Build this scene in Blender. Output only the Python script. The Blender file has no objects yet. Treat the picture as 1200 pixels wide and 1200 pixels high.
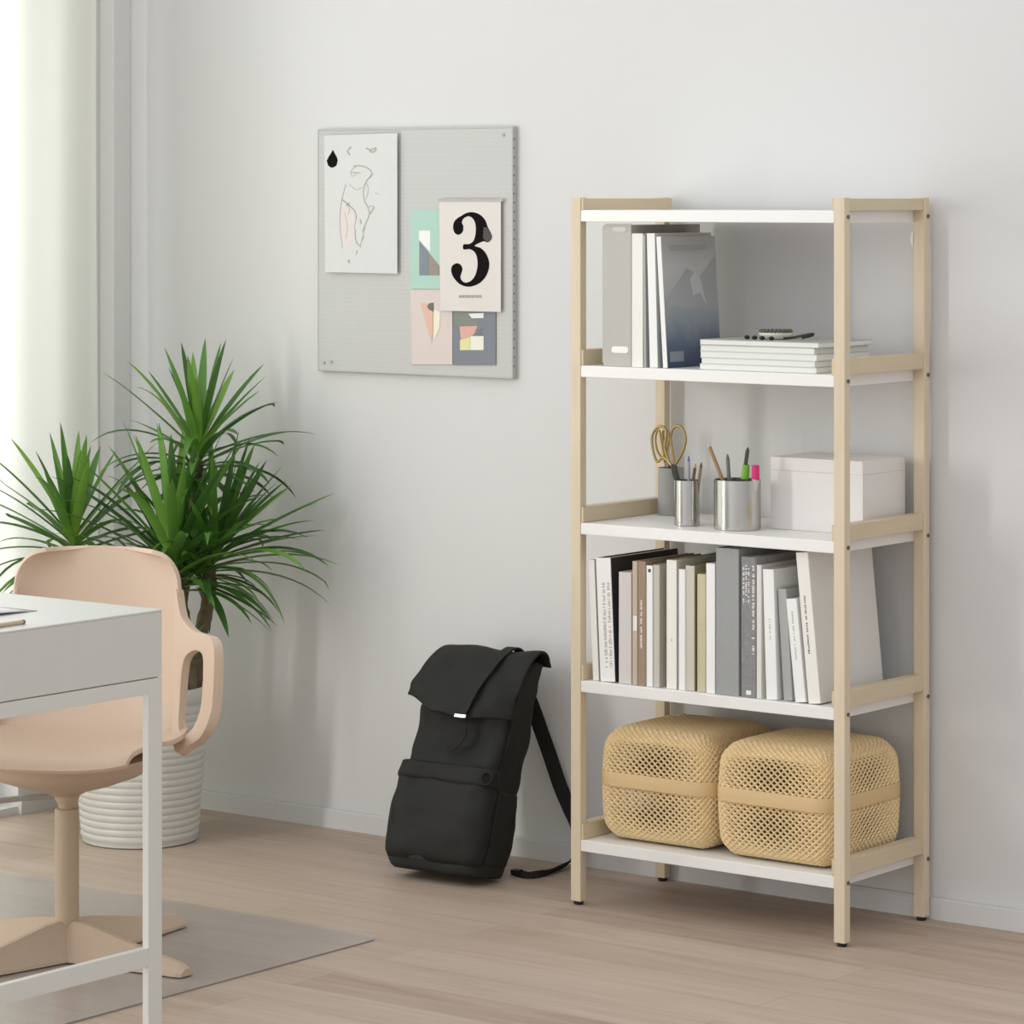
import bpy, bmesh, math, random
from mathutils import Vector, Matrix, noise
random.seed(7)
COL = bpy.context.scene.collection
PI = math.pi

# ------------------------------------------------------------------ camera model (metres, wall plane y = 0.35)
FOC, HOR, YAW = 3938.6, 229.7, 0.65716
CAM = Vector((4.3595, -5.8878, 1.543))
RT = Vector((math.cos(YAW), math.sin(YAW), 0)); FW = Vector((-math.sin(YAW), math.cos(YAW), 0))
WALL = 0.35
LWALL = -1.74
def ray(u, v): return FW + RT*((u-600)/FOC) + Vector((0, 0, (HOR-v)/FOC))
def atz(u, v, z=0.0):
    d = ray(u, v); return CAM + d*((z-CAM.z)/d.z)
def aty(u, v, y):
    d = ray(u, v); return CAM + d*((y-CAM.y)/d.y)
def atx(u, v, x):
    d = ray(u, v); return CAM + d*((x-CAM.x)/d.x)

# ------------------------------------------------------------------ materials
def lin(c):
    return tuple((x/255/12.92 if x/255 <= .04045 else ((x/255+.055)/1.055)**2.4) for x in c) + (1,)
MATS = {}
def mat(name, rgb, rough=.6, metal=0, spec=.5, noise_amt=0, noise_scale=20, stretch=(1,1,1), bump=0, bump_scale=80, coat=0):
    if name in MATS: return MATS[name]
    m = bpy.data.materials.new(name); m.use_nodes = True
    nt = m.node_tree; b = nt.nodes['Principled BSDF']
    b.inputs['Base Color'].default_value = lin(rgb)
    b.inputs['Roughness'].default_value = rough; b.inputs['Metallic'].default_value = metal
    b.inputs['Specular IOR Level'].default_value = spec
    if coat: b.inputs['Coat Weight'].default_value = coat
    tc = nt.nodes.new('ShaderNodeTexCoord')
    mp = nt.nodes.new('ShaderNodeMapping'); mp.inputs['Scale'].default_value = stretch
    nt.links.new(tc.outputs['Object'], mp.inputs['Vector'])
    if noise_amt:
        n = nt.nodes.new('ShaderNodeTexNoise'); n.inputs['Scale'].default_value = noise_scale; n.inputs['Detail'].default_value = 5
        nt.links.new(mp.outputs['Vector'], n.inputs['Vector'])
        mx = nt.nodes.new('ShaderNodeMix'); mx.data_type = 'RGBA'
        c = lin(rgb)
        mx.inputs['A'].default_value = tuple(x*(1-noise_amt) for x in c[:3])+(1,)
        mx.inputs['B'].default_value = tuple(min(1, x*(1+noise_amt)) for x in c[:3])+(1,)
        nt.links.new(n.outputs['Fac'], mx.inputs['Factor']); nt.links.new(mx.outputs['Result'], b.inputs['Base Color'])
    if bump:
        n2 = nt.nodes.new('ShaderNodeTexNoise'); n2.inputs['Scale'].default_value = bump_scale; n2.inputs['Detail'].default_value = 3
        nt.links.new(mp.outputs['Vector'], n2.inputs['Vector'])
        bp = nt.nodes.new('ShaderNodeBump'); bp.inputs['Strength'].default_value = bump; bp.inputs['Distance'].default_value = .004
        nt.links.new(n2.outputs['Fac'], bp.inputs['Height']); nt.links.new(bp.outputs['Normal'], b.inputs['Normal'])
    MATS[name] = m; return m

M_wall = mat('wall_paint', (221,220,218), .9, spec=.2, noise_amt=.012, noise_scale=3, bump=.05, bump_scale=220)
M_base = mat('baseboard_paint', (216,215,213), .55, spec=.35, noise_amt=.01)
M_frame = mat('window_frame_paint', (228,227,224), .5, noise_amt=.01)
M_wood = mat('pale_aspen', (221,205,178), .6, spec=.35, noise_amt=.10, noise_scale=9, stretch=(6,6,.7))
M_rail = mat('pale_aspen_rail', (214,197,168), .6, spec=.35, noise_amt=.10, noise_scale=9, stretch=(6,.7,6))
M_shelf = mat('white_lacquer', (240,238,234), .4, noise_amt=.01)
M_foot = mat('black_plastic', (22,20,19), .5, noise_amt=.1)
M_bolt = mat('dark_zinc', (120,112,100), .4, metal=.8, noise_amt=.1)
M_white = mat('white_plastic', (242,240,236), .45, noise_amt=.01)
M_boardm = None
M_desk = mat('white_desk_lacquer', (216,216,210), .35, noise_amt=.01)
M_desk_frame = mat('white_desk_steel', (222,222,215), .4, noise_amt=.01)
M_chair = mat('beige_pink_polymer', (208,184,162), .55, noise_amt=.02, noise_scale=60)
M_chair_base = mat('beige_polymer', (194,172,150), .55, noise_amt=.03, noise_scale=60)
M_chair_metal = mat('beige_steel', (192,172,146), .4, noise_amt=.02)
M_lever = mat('grey_lever', (150,146,138), .5, noise_amt=.03)
M_pot = mat('white_glazed_pot', (209,208,200), .4, noise_amt=.02, noise_scale=15)
M_soil = mat('potting_soil', (70,58,48), .95, noise_amt=.5, noise_scale=120, bump=.6)
M_trunk = mat('plant_bark', (118,104,84), .9, noise_amt=.3, noise_scale=30, stretch=(1,1,3), bump=.6, bump_scale=60)
M_steel = mat('brushed_steel', (196,194,190), .2, metal=1, noise_amt=.04, noise_scale=60, stretch=(1,1,.03))
M_concrete = mat('grey_ceramic', (160,158,154), .7, noise_amt=.06)
M_bp = mat('black_nylon', (34,33,30), .74, spec=.35, noise_amt=.12, noise_scale=14, bump=.6, bump_scale=20)
M_bp_dark = mat('black_webbing', (32,30,28), .8, spec=.3, noise_amt=.12, noise_scale=80, bump=.3, bump_scale=200)
M_bp_base = mat('dark_green_black_base', (30,34,32), .75, noise_amt=.1)
M_silver = mat('silver_metal', (215,215,210), .25, metal=1, noise_amt=.03)
M_band = mat('bamboo_band', (222,192,142), .65, noise_amt=.08, noise_scale=8, stretch=(1,1,20))
M_weave = mat('woven_bamboo', (236,212,166), .7, noise_amt=.16, noise_scale=90)
M_gold = mat('brass_gold', (170,146,96), .38, metal=.75, noise_amt=.05)
M_black = mat('black_ink', (20,17,16), .8, spec=.1, noise_amt=.05)
M_paper = mat('white_paper', (238,236,232), .8, noise_amt=.01)
M_pages = mat('book_pages', (228,222,210), .9, noise_amt=.05, noise_scale=160, stretch=(6,1,.02))

def paint(name, rgb, rough=.6, **k): return mat(name, rgb, rough, noise_amt=k.pop('noise_amt', .02), **k)

def floor_material():
    m = bpy.data.materials.new('oak_plank_floor'); m.use_nodes = True
    nt = m.node_tree; b = nt.nodes['Principled BSDF']; N = nt.nodes.new; L = nt.links.new
    tc = N('ShaderNodeTexCoord')
    br = N('ShaderNodeTexBrick'); br.offset = .37; br.offset_frequency = 2
    br.inputs['Scale'].default_value = 1; br.inputs['Brick Width'].default_value = 1.3; br.inputs['Row Height'].default_value = .135
    br.inputs['Mortar Size'].default_value = .0012; br.inputs['Mortar Smooth'].default_value = .3
    br.inputs['Color1'].default_value = (.0,.0,.0,1); br.inputs['Color2'].default_value = (1,1,1,1); br.inputs['Mortar'].default_value = (.35,.35,.35,1)
    L(tc.outputs['Object'], br.inputs['Vector'])
    mp = N('ShaderNodeMapping'); mp.inputs['Scale'].default_value = (1.2, 14, 1)
    L(tc.outputs['Object'], mp.inputs['Vector'])
    n = N('ShaderNodeTexNoise'); n.inputs['Scale'].default_value = 1.7; n.inputs['Detail'].default_value = 7; n.inputs['Roughness'].default_value = .6
    n.inputs['Distortion'].default_value = .8
    L(mp.outputs['Vector'], n.inputs['Vector'])
    add = N('ShaderNodeMath'); add.operation = 'MULTIPLY_ADD'; add.inputs[1].default_value = .30
    L(br.outputs['Color'], add.inputs[0])
    sc = N('ShaderNodeMath'); sc.operation = 'MULTIPLY'; sc.inputs[1].default_value = .9
    L(n.outputs['Fac'], sc.inputs[0]); L(sc.outputs[0], add.inputs[2])
    cr = N('ShaderNodeValToRGB'); e = cr.color_ramp.elements
    e[0].position = .30; e[0].color = lin((164,142,125)); e[1].position = .82; e[1].color = lin((194,175,159))
    k = e.new(.54); k.color = lin((181,161,144))
    L(add.outputs[0], cr.inputs['Fac'])
    mx = N('ShaderNodeMix'); mx.data_type = 'RGBA'; mx.inputs['B'].default_value = lin((150,128,108))
    mf = N('ShaderNodeMath'); mf.operation = 'MULTIPLY'; mf.inputs[1].default_value = .55
    L(br.outputs['Fac'], mf.inputs[0]); L(mf.outputs[0], mx.inputs['Factor']); L(cr.outputs['Color'], mx.inputs['A'])
    L(mx.outputs['Result'], b.inputs['Base Color'])
    b.inputs['Roughness'].default_value = .5; b.inputs['Specular IOR Level'].default_value = .35
    return m

def clear_material(name, tint, fac_diff, rough=.1):
    m = bpy.data.materials.new(name); m.use_nodes = True
    nt = m.node_tree; nt.nodes.clear(); N = nt.nodes.new; L = nt.links.new
    out = N('ShaderNodeOutputMaterial'); tr = N('ShaderNodeBsdfTransparent'); tr.inputs['Color'].default_value = tint
    df = N('ShaderNodeBsdfDiffuse'); df.inputs['Color'].default_value = lin((214,213,214))
    gl = N('ShaderNodeBsdfGlossy'); gl.inputs['Roughness'].default_value = rough
    m1 = N('ShaderNodeMixShader'); m1.inputs[0].default_value = fac_diff
    fr0 = N('ShaderNodeFresnel'); fr0.inputs['IOR'].default_value = 1.35
    ge = N('ShaderNodeNewGeometry'); iv = N('ShaderNodeMath'); iv.operation = 'SUBTRACT'; iv.inputs[0].default_value = 1; L(ge.outputs['Backfacing'], iv.inputs[1])
    fr = N('ShaderNodeMath'); fr.operation = 'MULTIPLY'; L(fr0.outputs[0], fr.inputs[0]); L(iv.outputs[0], fr.inputs[1])
    m2 = N('ShaderNodeMixShader')
    L(tr.outputs[0], m1.inputs[1]); L(df.outputs[0], m1.inputs[2]); L(fr.outputs[0], m2.inputs[0])
    L(m1.outputs[0], m2.inputs[1]); L(gl.outputs[0], m2.inputs[2]); L(m2.outputs[0], out.inputs['Surface'])
    return m

def curtain_material():
    m = bpy.data.materials.new('sheer_curtain_fabric'); m.use_nodes = True
    nt = m.node_tree; nt.nodes.clear(); N = nt.nodes.new; L = nt.links.new
    out = N('ShaderNodeOutputMaterial'); df = N('ShaderNodeBsdfDiffuse'); df.inputs['Color'].default_value = lin((240,240,234))
    tl = N('ShaderNodeBsdfTranslucent'); tl.inputs['Color'].default_value = lin((238,238,229))
    tc = N('ShaderNodeTexCoord'); w = N('ShaderNodeTexWave'); w.inputs['Scale'].default_value = 120; w.bands_direction = 'Z'
    L(tc.outputs['Object'], w.inputs['Vector'])
    mr = N('ShaderNodeMapRange'); mr.inputs['To Min'].default_value = .5; mr.inputs['To Max'].default_value = .6
    L(w.outputs['Fac'], mr.inputs['Value'])
    mx = N('ShaderNodeMixShader'); L(mr.outputs['Result'], mx.inputs[0]); L(df.outputs[0], mx.inputs[1]); L(tl.outputs[0], mx.inputs[2])
    L(mx.outputs[0], out.inputs['Surface'])
    return m

def perforated_material():
    m = bpy.data.materials.new('perforated_grey_steel'); m.use_nodes = True
    nt = m.node_tree; b = nt.nodes['Principled BSDF']; N = nt.nodes.new; L = nt.links.new
    tc = N('ShaderNodeTexCoord'); mp = N('ShaderNodeMapping'); mp.inputs['Scale'].default_value = (1/.011, 1, 1/.011)
    L(tc.outputs['Object'], mp.inputs['Vector'])
    fr = N('ShaderNodeVectorMath'); fr.operation = 'FRACTION'; L(mp.outputs[0], fr.inputs[0])
    sb = N('ShaderNodeVectorMath'); sb.operation = 'SUBTRACT'; sb.inputs[1].default_value = (.5, 0, .5); L(fr.outputs[0], sb.inputs[0])
    ml = N('ShaderNodeVectorMath'); ml.operation = 'MULTIPLY'; ml.inputs[1].default_value = (1, 0, 1); L(sb.outputs[0], ml.inputs[0])
    ln = N('ShaderNodeVectorMath'); ln.operation = 'LENGTH'; L(ml.outputs[0], ln.inputs[0])
    lt = N('ShaderNodeMath'); lt.operation = 'LESS_THAN'; lt.inputs[1].default_value = .14; L(ln.outputs['Value'], lt.inputs[0])
    mx = N('ShaderNodeMix'); mx.data_type = 'RGBA'; mx.inputs['A'].default_value = lin((201,201,198)); mx.inputs['B'].default_value = lin((190,190,187))
    L(lt.outputs[0], mx.inputs['Factor']); L(mx.outputs['Result'], b.inputs['Base Color'])
    b.inputs['Roughness'].default_value = .6; b.inputs['Specular IOR Level'].default_value = .3
    return m

def leaf_material():
    m = bpy.data.materials.new('dracaena_leaf'); m.use_nodes = True
    nt = m.node_tree; b = nt.nodes['Principled BSDF']; N = nt.nodes.new; L = nt.links.new
    at = N('ShaderNodeAttribute'); at.attribute_name = 'leaf_tint'
    cr = N('ShaderNodeValToRGB'); e = cr.color_ramp.elements
    e[0].position = 0; e[0].color = lin((56,94,42)); e[1].position = 1; e[1].color = lin((160,200,82))
    k = e.new(.55); k.color = lin((98,146,60))
    L(at.outputs['Fac'], cr.inputs['Fac']); L(cr.outputs['Color'], b.inputs['Base Color'])
    b.inputs['Roughness'].default_value = .38; b.inputs['Specular IOR Level'].default_value = .5
    tl = N('ShaderNodeBsdfTranslucent'); L(cr.outputs['Color'], tl.inputs['Color'])
    mx = N('ShaderNodeMixShader'); mx.inputs[0].default_value = .22
    out = nt.nodes['Material Output']
    L(b.outputs[0], mx.inputs[1]); L(tl.outputs[0], mx.inputs[2]); L(mx.outputs[0], out.inputs['Surface'])
    return m

def print_material(name):
    # catalogue cover print: pale grey sky, grey hills, navy foot
    m = bpy.data.materials.new(name); m.use_nodes = True
    nt = m.node_tree; b = nt.nodes['Principled BSDF']; N = nt.nodes.new; L = nt.links.new
    tc = N('ShaderNodeTexCoord'); sp = N('ShaderNodeSeparateXYZ'); L(tc.outputs['Object'], sp.inputs[0])
    n = N('ShaderNodeTexNoise'); n.inputs['Scale'].default_value = 14; n.inputs['Detail'].default_value = 4; L(tc.outputs['Object'], n.inputs['Vector'])
    ad = N('ShaderNodeMath'); ad.operation = 'MULTIPLY_ADD'; ad.inputs[1].default_value = .06; L(n.outputs['Fac'], ad.inputs[0]); L(sp.outputs['Z'], ad.inputs[2])
    cr = N('ShaderNodeValToRGB'); e = cr.color_ramp.elements
    mr = N('ShaderNodeMapRange'); mr.inputs['From Max'].default_value = .33; L(ad.outputs[0], mr.inputs['Value'])
    e[0].position = .08; e[0].color = lin((62,78,106)); e[1].position = 1; e[1].color = lin((188,188,187))
    for p, c in ((.24,(96,108,130)),(.36,(146,156,166)),(.6,(192,195,196)),(.74,(204,205,205)),(.88,(190,190,189))):
        k = e.new(p); k.color = lin(c)
    L(mr.outputs['Result'], cr.inputs['Fac']); L(cr.outputs['Color'], b.inputs['Base Color'])
    b.inputs['Roughness'].default_value = .45
    return m

# ------------------------------------------------------------------ object helpers
def tag(o, label, cat, group=None, kind=None):
    o['label'] = label; o['category'] = cat
    if group: o['group'] = group
    if kind: o['kind'] = kind
    return o
def thing(name, label, cat, loc=(0,0,0), rot=(0,0,0), group=None):
    o = bpy.data.objects.new(name, None); o.empty_display_size = .05; COL.objects.link(o)
    o.location = loc; o.rotation_euler = rot
    return tag(o, label, cat, group)
def mworld(o):
    m = Matrix.Identity(4)
    while o is not None:
        m = Matrix.LocRotScale(o.location, o.rotation_euler, o.scale) @ m; o = o.parent
    return m
def obj(name, bm, m, parent=None, local=False, smooth=False, origin=None):
    """one mesh object; vertices in bm are world coordinates unless local"""
    bmesh.ops.recalc_face_normals(bm, faces=bm.faces[:])
    o = bpy.data.objects.new(name, None) if False else None
    me = bpy.data.meshes.new(name)
    if parent is not None and not local: bm.transform(mworld(parent).inverted())
    if origin is not None: bm.transform(Matrix.Translation(-Vector(origin)))
    bm.to_mesh(me); bm.free()
    for mm in (m if isinstance(m, (list, tuple)) else [m]): me.materials.append(mm)
    if smooth:
        for p in me.polygons: p.use_smooth = True
    o = bpy.data.objects.new(name, me); COL.objects.link(o)
    if parent is not None: o.parent = parent
    if origin is not None: o.location = origin
    return o
def struct(name, bm, m, parent=None):
    o = obj(name, bm, m, parent)
    if parent is None: o['kind'] = 'structure'
    return o
def autosmooth(o, ang=40):
    for p in o.data.polygons: p.use_smooth = True
    try: o.data.set_sharp_from_angle(angle=math.radians(ang))
    except Exception: pass
    return o

def box(bm, lo, hi, bev=0.0, seg=2):
    lo, hi = Vector(lo), Vector(hi)
    r = bmesh.ops.create_cube(bm, size=1.0); vs = r['verts']
    for v in vs: v.co = Vector(((lo[i]+hi[i])/2 + v.co[i]*(hi[i]-lo[i]) for i in range(3)))
    if bev:
        es = list({e for v in vs for e in v.link_edges})
        bmesh.ops.bevel(bm, geom=es, offset=bev, segments=seg, affect='EDGES', profile=.6)
    return bm
def B(lo, hi, bev=0.0, seg=2): return box(bmesh.new(), lo, hi, bev, seg)

def tube(bm, pts, rad, n=10, cap=True):
    pts = [Vector(p) for p in pts]; rads = rad if isinstance(rad, (list, tuple)) else [rad]*len(pts)
    rings = []; prev = None
    for i, p in enumerate(pts):
        t = (pts[min(i+1, len(pts)-1)] - pts[max(i-1, 0)]).normalized()
        a = Vector((0,0,1)) if abs(t.z) < .9 else Vector((1,0,0))
        if prev is None: x = t.cross(a).normalized()
        else: x = (prev - t*prev.dot(t)).normalized()
        prev = x; y = t.cross(x)
        rings.append([bm.verts.new(p + (x*math.cos(2*PI*k/n) + y*math.sin(2*PI*k/n))*rads[i]) for k in range(n)])
    for a, b in zip(rings, rings[1:]):
        for k in range(n): bm.faces.new((a[k], a[(k+1)%n], b[(k+1)%n], b[k]))
    if cap: bm.faces.new(rings[0]); bm.faces.new(rings[-1])
    return bm
def lathe(bm, prof, c=(0,0,0), n=48, close=True):
    rings = []
    for r, z in prof:
        if r < 1e-6: rings.append([bm.verts.new((c[0], c[1], c[2]+z))])
        else: rings.append([bm.verts.new((c[0]+r*math.cos(2*PI*k/n), c[1]+r*math.sin(2*PI*k/n), c[2]+z)) for k in range(n)])
    for a, b in zip(rings, rings[1:]):
        for k in range(n):
            k2 = (k+1) % n
            if len(a) == 1 and len(b) == 1: continue
            if len(a) == 1: bm.faces.new((a[0], b[k], b[k2]))
            elif len(b) == 1: bm.faces.new((a[k], a[k2], b[0]))
            else: bm.faces.new((a[k], a[k2], b[k2], b[k]))
    return bm
def ribbon(bm, pts, nrm, w, t):
    """flat band through pts, width w along the given side vectors, thickness t"""
    pts = [Vector(p) for p in pts]; rings = []
    for i, p in enumerate(pts):
        tg = (pts[min(i+1, len(pts)-1)] - pts[max(i-1, 0)]).normalized()
        s = Vector(nrm[i] if isinstance(nrm, list) else nrm); s = (s - tg*s.dot(tg)).normalized(); u = tg.cross(s)
        rings.append([bm.verts.new(p + s*a*w/2 + u*b*t/2) for a, b in ((-1,-1),(1,-1),(1,1),(-1,1))])
    for a, b in zip(rings, rings[1:]):
        for k in range(4): bm.faces.new((a[k], a[(k+1)%4], b[(k+1)%4], b[k]))
    bm.faces.new(rings[0]); bm.faces.new(rings[-1])
    return bm
def prism(bm, pts, d):
    """solid from a planar outline (list of 3D points) pushed along d"""
    a = [bm.verts.new(p) for p in pts]; b = [bm.verts.new(Vector(p)+Vector(d)) for p in pts]
    bm.faces.new(a); bm.faces.new(b[::-1]); n = len(a)
    for i in range(n): bm.faces.new((a[i], a[(i+1)%n], b[(i+1)%n], b[i]))
    return bm
def spline(pts, sub=8):
    pts = [Vector(p) for p in pts]; out = []
    for i in range(len(pts)-1):
        p0 = pts[max(i-1,0)]; p1 = pts[i]; p2 = pts[i+1]; p3 = pts[min(i+2, len(pts)-1)]
        for k in range(sub):
            t = k/sub
            out.append(.5*((2*p1)+(p2-p0)*t+(2*p0-5*p1+4*p2-p3)*t*t+(3*p1-p0-3*p2+p3)*t**3))
    out.append(pts[-1]); return out

# ------------------------------------------------------------------ the room
struct('floor', B((-1.9, -6.6, -.05), (5.2, WALL, 0)), floor_material())
struct('wall_back', B((LWALL-.15, WALL, 0), (5.2, WALL+.12, 2.75)), M_wall)
W1 = (-1.95, .0, .02, 2.45); W2 = (-3.9, -2.1, .10, 2.45)          # window openings y0, y1, z0, z1
bm = bmesh.new()
x0, x1 = LWALL-.15, LWALL
for y0, y1, z0, z1 in ((W1[1], WALL, 0, 2.75), (W2[1], W1[0], 0, 2.75), (-6.6, W2[0], 0, 2.75),
                       (W1[0], W1[1], 0, W1[2]), (W1[0], W1[1], W1[3], 2.75),
                       (W2[0], W2[1], 0, W2[2]), (W2[0], W2[1], W2[3], 2.75)):
    box(bm, (x0, y0, z0), (x1, y1, z1))
struct('wall_left', bm, M_wall)
M_glass = clear_material('window_glass', (.97,.98,.97,1), .0, .02)
for n, (y0, y1, z0, z1) in enumerate((W1, W2), 1):
    bm = bmesh.new(); xx = LWALL-.10
    for a, b in (((y0, z0), (y1, z0+.05)), ((y0, z1-.05), (y1, z1)), ((y0, z0+.05), (y0+.05, z1-.05)), ((y1-.05, z0+.05), (y1, z1-.05))):
        box(bm, (xx-.03, a[0], a[1]), (xx+.03, b[0], b[1]))
    f = struct('window_%d' % n, bm, M_frame)
    obj('pane', B((xx-.004, y0+.05, z0+.05), (xx+.004, y1-.05, z1-.05)), M_glass, f)
def baseboard(name, lo, hi):
    bm = B(lo, hi); bmesh.ops.bevel(bm, geom=[e for e in bm.edges if all(v.co.z > .02 for v in e.verts)], offset=.004, segments=2, affect='EDGES')
    struct(name, bm, M_base)
baseboard('baseboard_back', (LWALL+.0505, WALL-.013, 0), (5.2, WALL, .046))
struct('added_trim_1', B((LWALL, WALL-.062, .0), (LWALL+.05, WALL, 2.75), .002), M_frame)  # corner post added so its face catches light as a bright wall strip
baseboard('baseboard_left', (LWALL, W1[1], 0), (LWALL+.012, WALL-.0625, .046))
# curtain: hanging in front of the left window, gathered folds
bm = bmesh.new(); ny, nz = 220, 10; grid = []
Y0, Y1 = -1.92, .172
for i in range(ny+1):
    y = Y1 + (Y0-Y1)*i/ny; s = (Y1-y)
    amp = .013 if s > .5 else .004+.009*s/.5
    x = -1.625 + amp*math.sin(s*38+.6) + .006*math.sin(s*17)
    if s < .035: x -= (.035-s)*.35
    grid.append([bm.verts.new((x + .004*math.sin(j*.7+s*9), y, .13 + (2.6-.13)*j/nz)) for j in range(nz+1)])
for a, b in zip(grid, grid[1:]):
    for j in range(nz): bm.faces.new((a[j], b[j], b[j+1], a[j+1]))
cu = obj('curtain', bm, curtain_material(), smooth=True)
tag(cu, 'cream sheer curtain hanging at the left edge beside the plant', 'curtain')

# ------------------------------------------------------------------ shelving unit
SW, SD, SH = .674, .318, 1.54; LW, LD = .013, .011                   # leg half sizes
LEVELS = [1.5125, 1.1745, .8325, .4895, .1435]; TH = .025
sh = thing('shelving_unit', 'tall open shelving unit with pale wood frame and five white shelves', 'shelf', (SW/2, SD/2, 0))
for i, (x, y) in enumerate(((0, 0), (SW, 0), (0, SD), (SW, SD))):
    lg = obj('leg', B((x-LW, y-LD, .008), (x+LW, y+LD, SH), .0015), M_wood, sh)
    bm = lathe(bmesh.new(), [(0, 0), (.0095, 0), (.0105, .003), (.0105, .0075), (0, .0079)], (x, y, 0), 20)
    obj('foot', bm, M_foot, lg); lg.children[0]['label'] = 'black plastic foot'
for z in LEVELS:
    bm = B((LW+.0003, -LD+.001, z-TH), (SW-LW-.0003, SD+LD-.001, z), .0015)
    obj('shelf_board', bm, M_shelf, sh)
    for x in (0, SW):
        top = SH-.002 if z > 1.5 else z+.034
        bm = B((x-LW+.002, LD+.0003, z+.0005), (x+LW-.002 if x else x+LW-.001, SD-LD-.0003, top), .0012)
        obj('side_rail', bm, M_rail, sh)
    # rail ends standing in front of the shelf board beside the legs
    for x, s in ((LW+.0005, 1), (SW-LW-.0005, -1)):
        bm = B((min(x, x+s*.006), -LD+.002, z+.0005), (max(x, x+s*.006), SD+LD-.002, (SH-.002 if z > 1.5 else z+.034)), .001)
        obj('rail_cleat', bm, M_rail, sh)
    for y in (0, SD):
        bm = bmesh.new(); tube(bm, [(SW+LW-.001, y+(.004 if y else .002), z-TH/2), (SW+LW+.0025, y+(.004 if y else .002), z-TH/2)], .0042, 12)
        o = obj('bolt', bm, M_bolt, sh); o['label'] = 'small dark bolt head'
bm = bmesh.new(); tube(bm, [(SW-LW-.0075, SD-.004, 1.452), (SW-LW-.0005, SD-.004, 1.452)], [.011, .013], 24)
bmesh.ops.scale(bm, vec=(1, .8, 1.35), verts=bm.verts[:], space=Matrix.Translation((-SW, -SD+.004, -1.452)))
o = obj('wall_fixing', bm, M_white, sh); o['label'] = 'white oval wall fixing cap'

# ------------------------------------------------------------------ books
def lettering(bm, x0, x1, z0, z1, y, seed, rows=1, dens=.7):
    """small unreadable vertical spine lettering: little strokes on the spine"""
    rnd = random.Random(seed); rw = (x1-x0)/rows
    for r in range(rows):
        xa = x0+r*rw+rw*.12; xb = x0+(r+1)*rw-rw*.12; z = z1
        while z > z0+.004:
            h = rnd.uniform(.0018, .0042)
            if rnd.random() < dens:
                a = xa + rnd.uniform(0, .35)*(xb-xa); b = xb - rnd.uniform(0, .2)*(xb-xa)
                box(bm, (a, y-.0003, z-h*.62), (b, y+.0002, z))
            z -= h
def book(p, w, d, h, lean, spine, cover, label, cat='book', pages=M_pages, hard=True, letter=None, group=None, name='book', yaw=0, band=None):
    t = thing(name, label, cat, p, (0, lean, yaw), group)
    b = .0022 if hard else .0009; ins = .003 if hard else .0008
    bm = bmesh.new()
    if spine is cover:
        box(bm, (0, 0, 0), (w, b, h), min(.0012, b*.4), 1); box(bm, (0, b*.8, 0), (b, d, h)); box(bm, (w-b, b*.8, 0), (w, d, h))
        obj('cover', bm, cover, t, True)
    else:
        box(bm, (0, b, 0), (b, d, h)); box(bm, (w-b, b, 0), (w, d, h)); obj('cover', bm, cover, t, True)
        obj('spine', B((0, 0, 0), (w, b, h), min(.0012, b*.4), 1), spine, t, True)
    obj('pages', B((b+.0001, b+.0001, ins), (w-b-.0001, d-ins, h-ins)), pages, t, True)
    if letter:
        for k, (mm, fx0, fx1, fz0, fz1, rows, dens) in enumerate(letter):
            bm = bmesh.new(); lettering(bm, w*fx0, w*fx1, h*fz0, h*fz1, 0, hash((round(p[0]*1e4), k)) % 9999, rows, dens)
            o = obj('spine_lettering', bm, mm, t, True); o['label'] = 'small printed lettering on the spine'
    if band:
        mm, fx0, fx1, fz0, fz1 = band
        obj('spine_label', B((w*fx0, -.0004, h*fz0), (w*fx1, .0001, h*fz1)), mm, t, True)
    return t
Wt = paint('book_white', (243,242,239)); Wt2 = paint('book_warm_white', (240,237,229)); BlkC = paint('book_black_cover', (52,49,47))
Pk = paint('book_pale_grey', (214,208,202)); Tp = paint('book_light_taupe', (196,180,160)); Br = paint('book_brown', (158,134,112))
Bg = paint('book_beige_grey', (198,194,182)); Gr = paint('book_greige', (208,202,186)); Tn = paint('book_tan', (205,194,160))
Ol = paint('book_olive', (150,144,104)); Ln = mat('book_grey_linen', (160,161,160), .85, noise_amt=.10, noise_scale=120, stretch=(3,3,.4))
Sp = mat('book_speckled_grey', (138,136,138), .7, noise_amt=.35, noise_scale=110); Gy = paint('book_grey', (172,172,170)); OffW = paint('book_off_white', (225,222,216))
Let = paint('lettering_grey', (178,174,170)); LetW = paint('lettering_white', (240,236,228)); LetD = paint('lettering_dark', (80,76,72))
Z4 = LEVELS[3]+.0004
def put_book(xl, xr, xt, vt, ys, d, spine, cover, label, **k):
    vb = 800+(xl-684)*.0955
    a = aty(xl, vb, ys); b = aty(xr, vb, ys); tp = aty(xt, vt, ys)
    w = b.x-a.x; dx = tp.x-a.x; h = math.hypot(dx, tp.z-Z4); lean = math.atan2(dx, tp.z-Z4)
    if abs(lean) < .012: lean = 0
    zz = Z4 + (w*math.sin(lean) if lean > 0 else 0)
    return book((a.x, ys, zz), w-.0006, d, h, lean, spine, cover, label, **k)
put_book(695, 702, 689.5, 656, .004, .20, Wt2, Wt2, 'thin white book leaning left at the very left of the book row', hard=False)
put_book(703.5, 721, 698, 653.5, .004, .255, Wt, BlkC, 'leaning white book with grey lettered spine and black cover at left', letter=[(Let, .3, .95, .1, .8, 2, .7)])
put_book(725, 740, 725, 670, .004, .19, Pk, Pk, 'plain pale pinkish grey book right of the black covered book')
put_book(741, 747, 741, 657.5, .004, .21, Tp, Tp, 'narrow light taupe book with a white spine sticker', band=(LetW, .2, .95, .44, .56))
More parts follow.
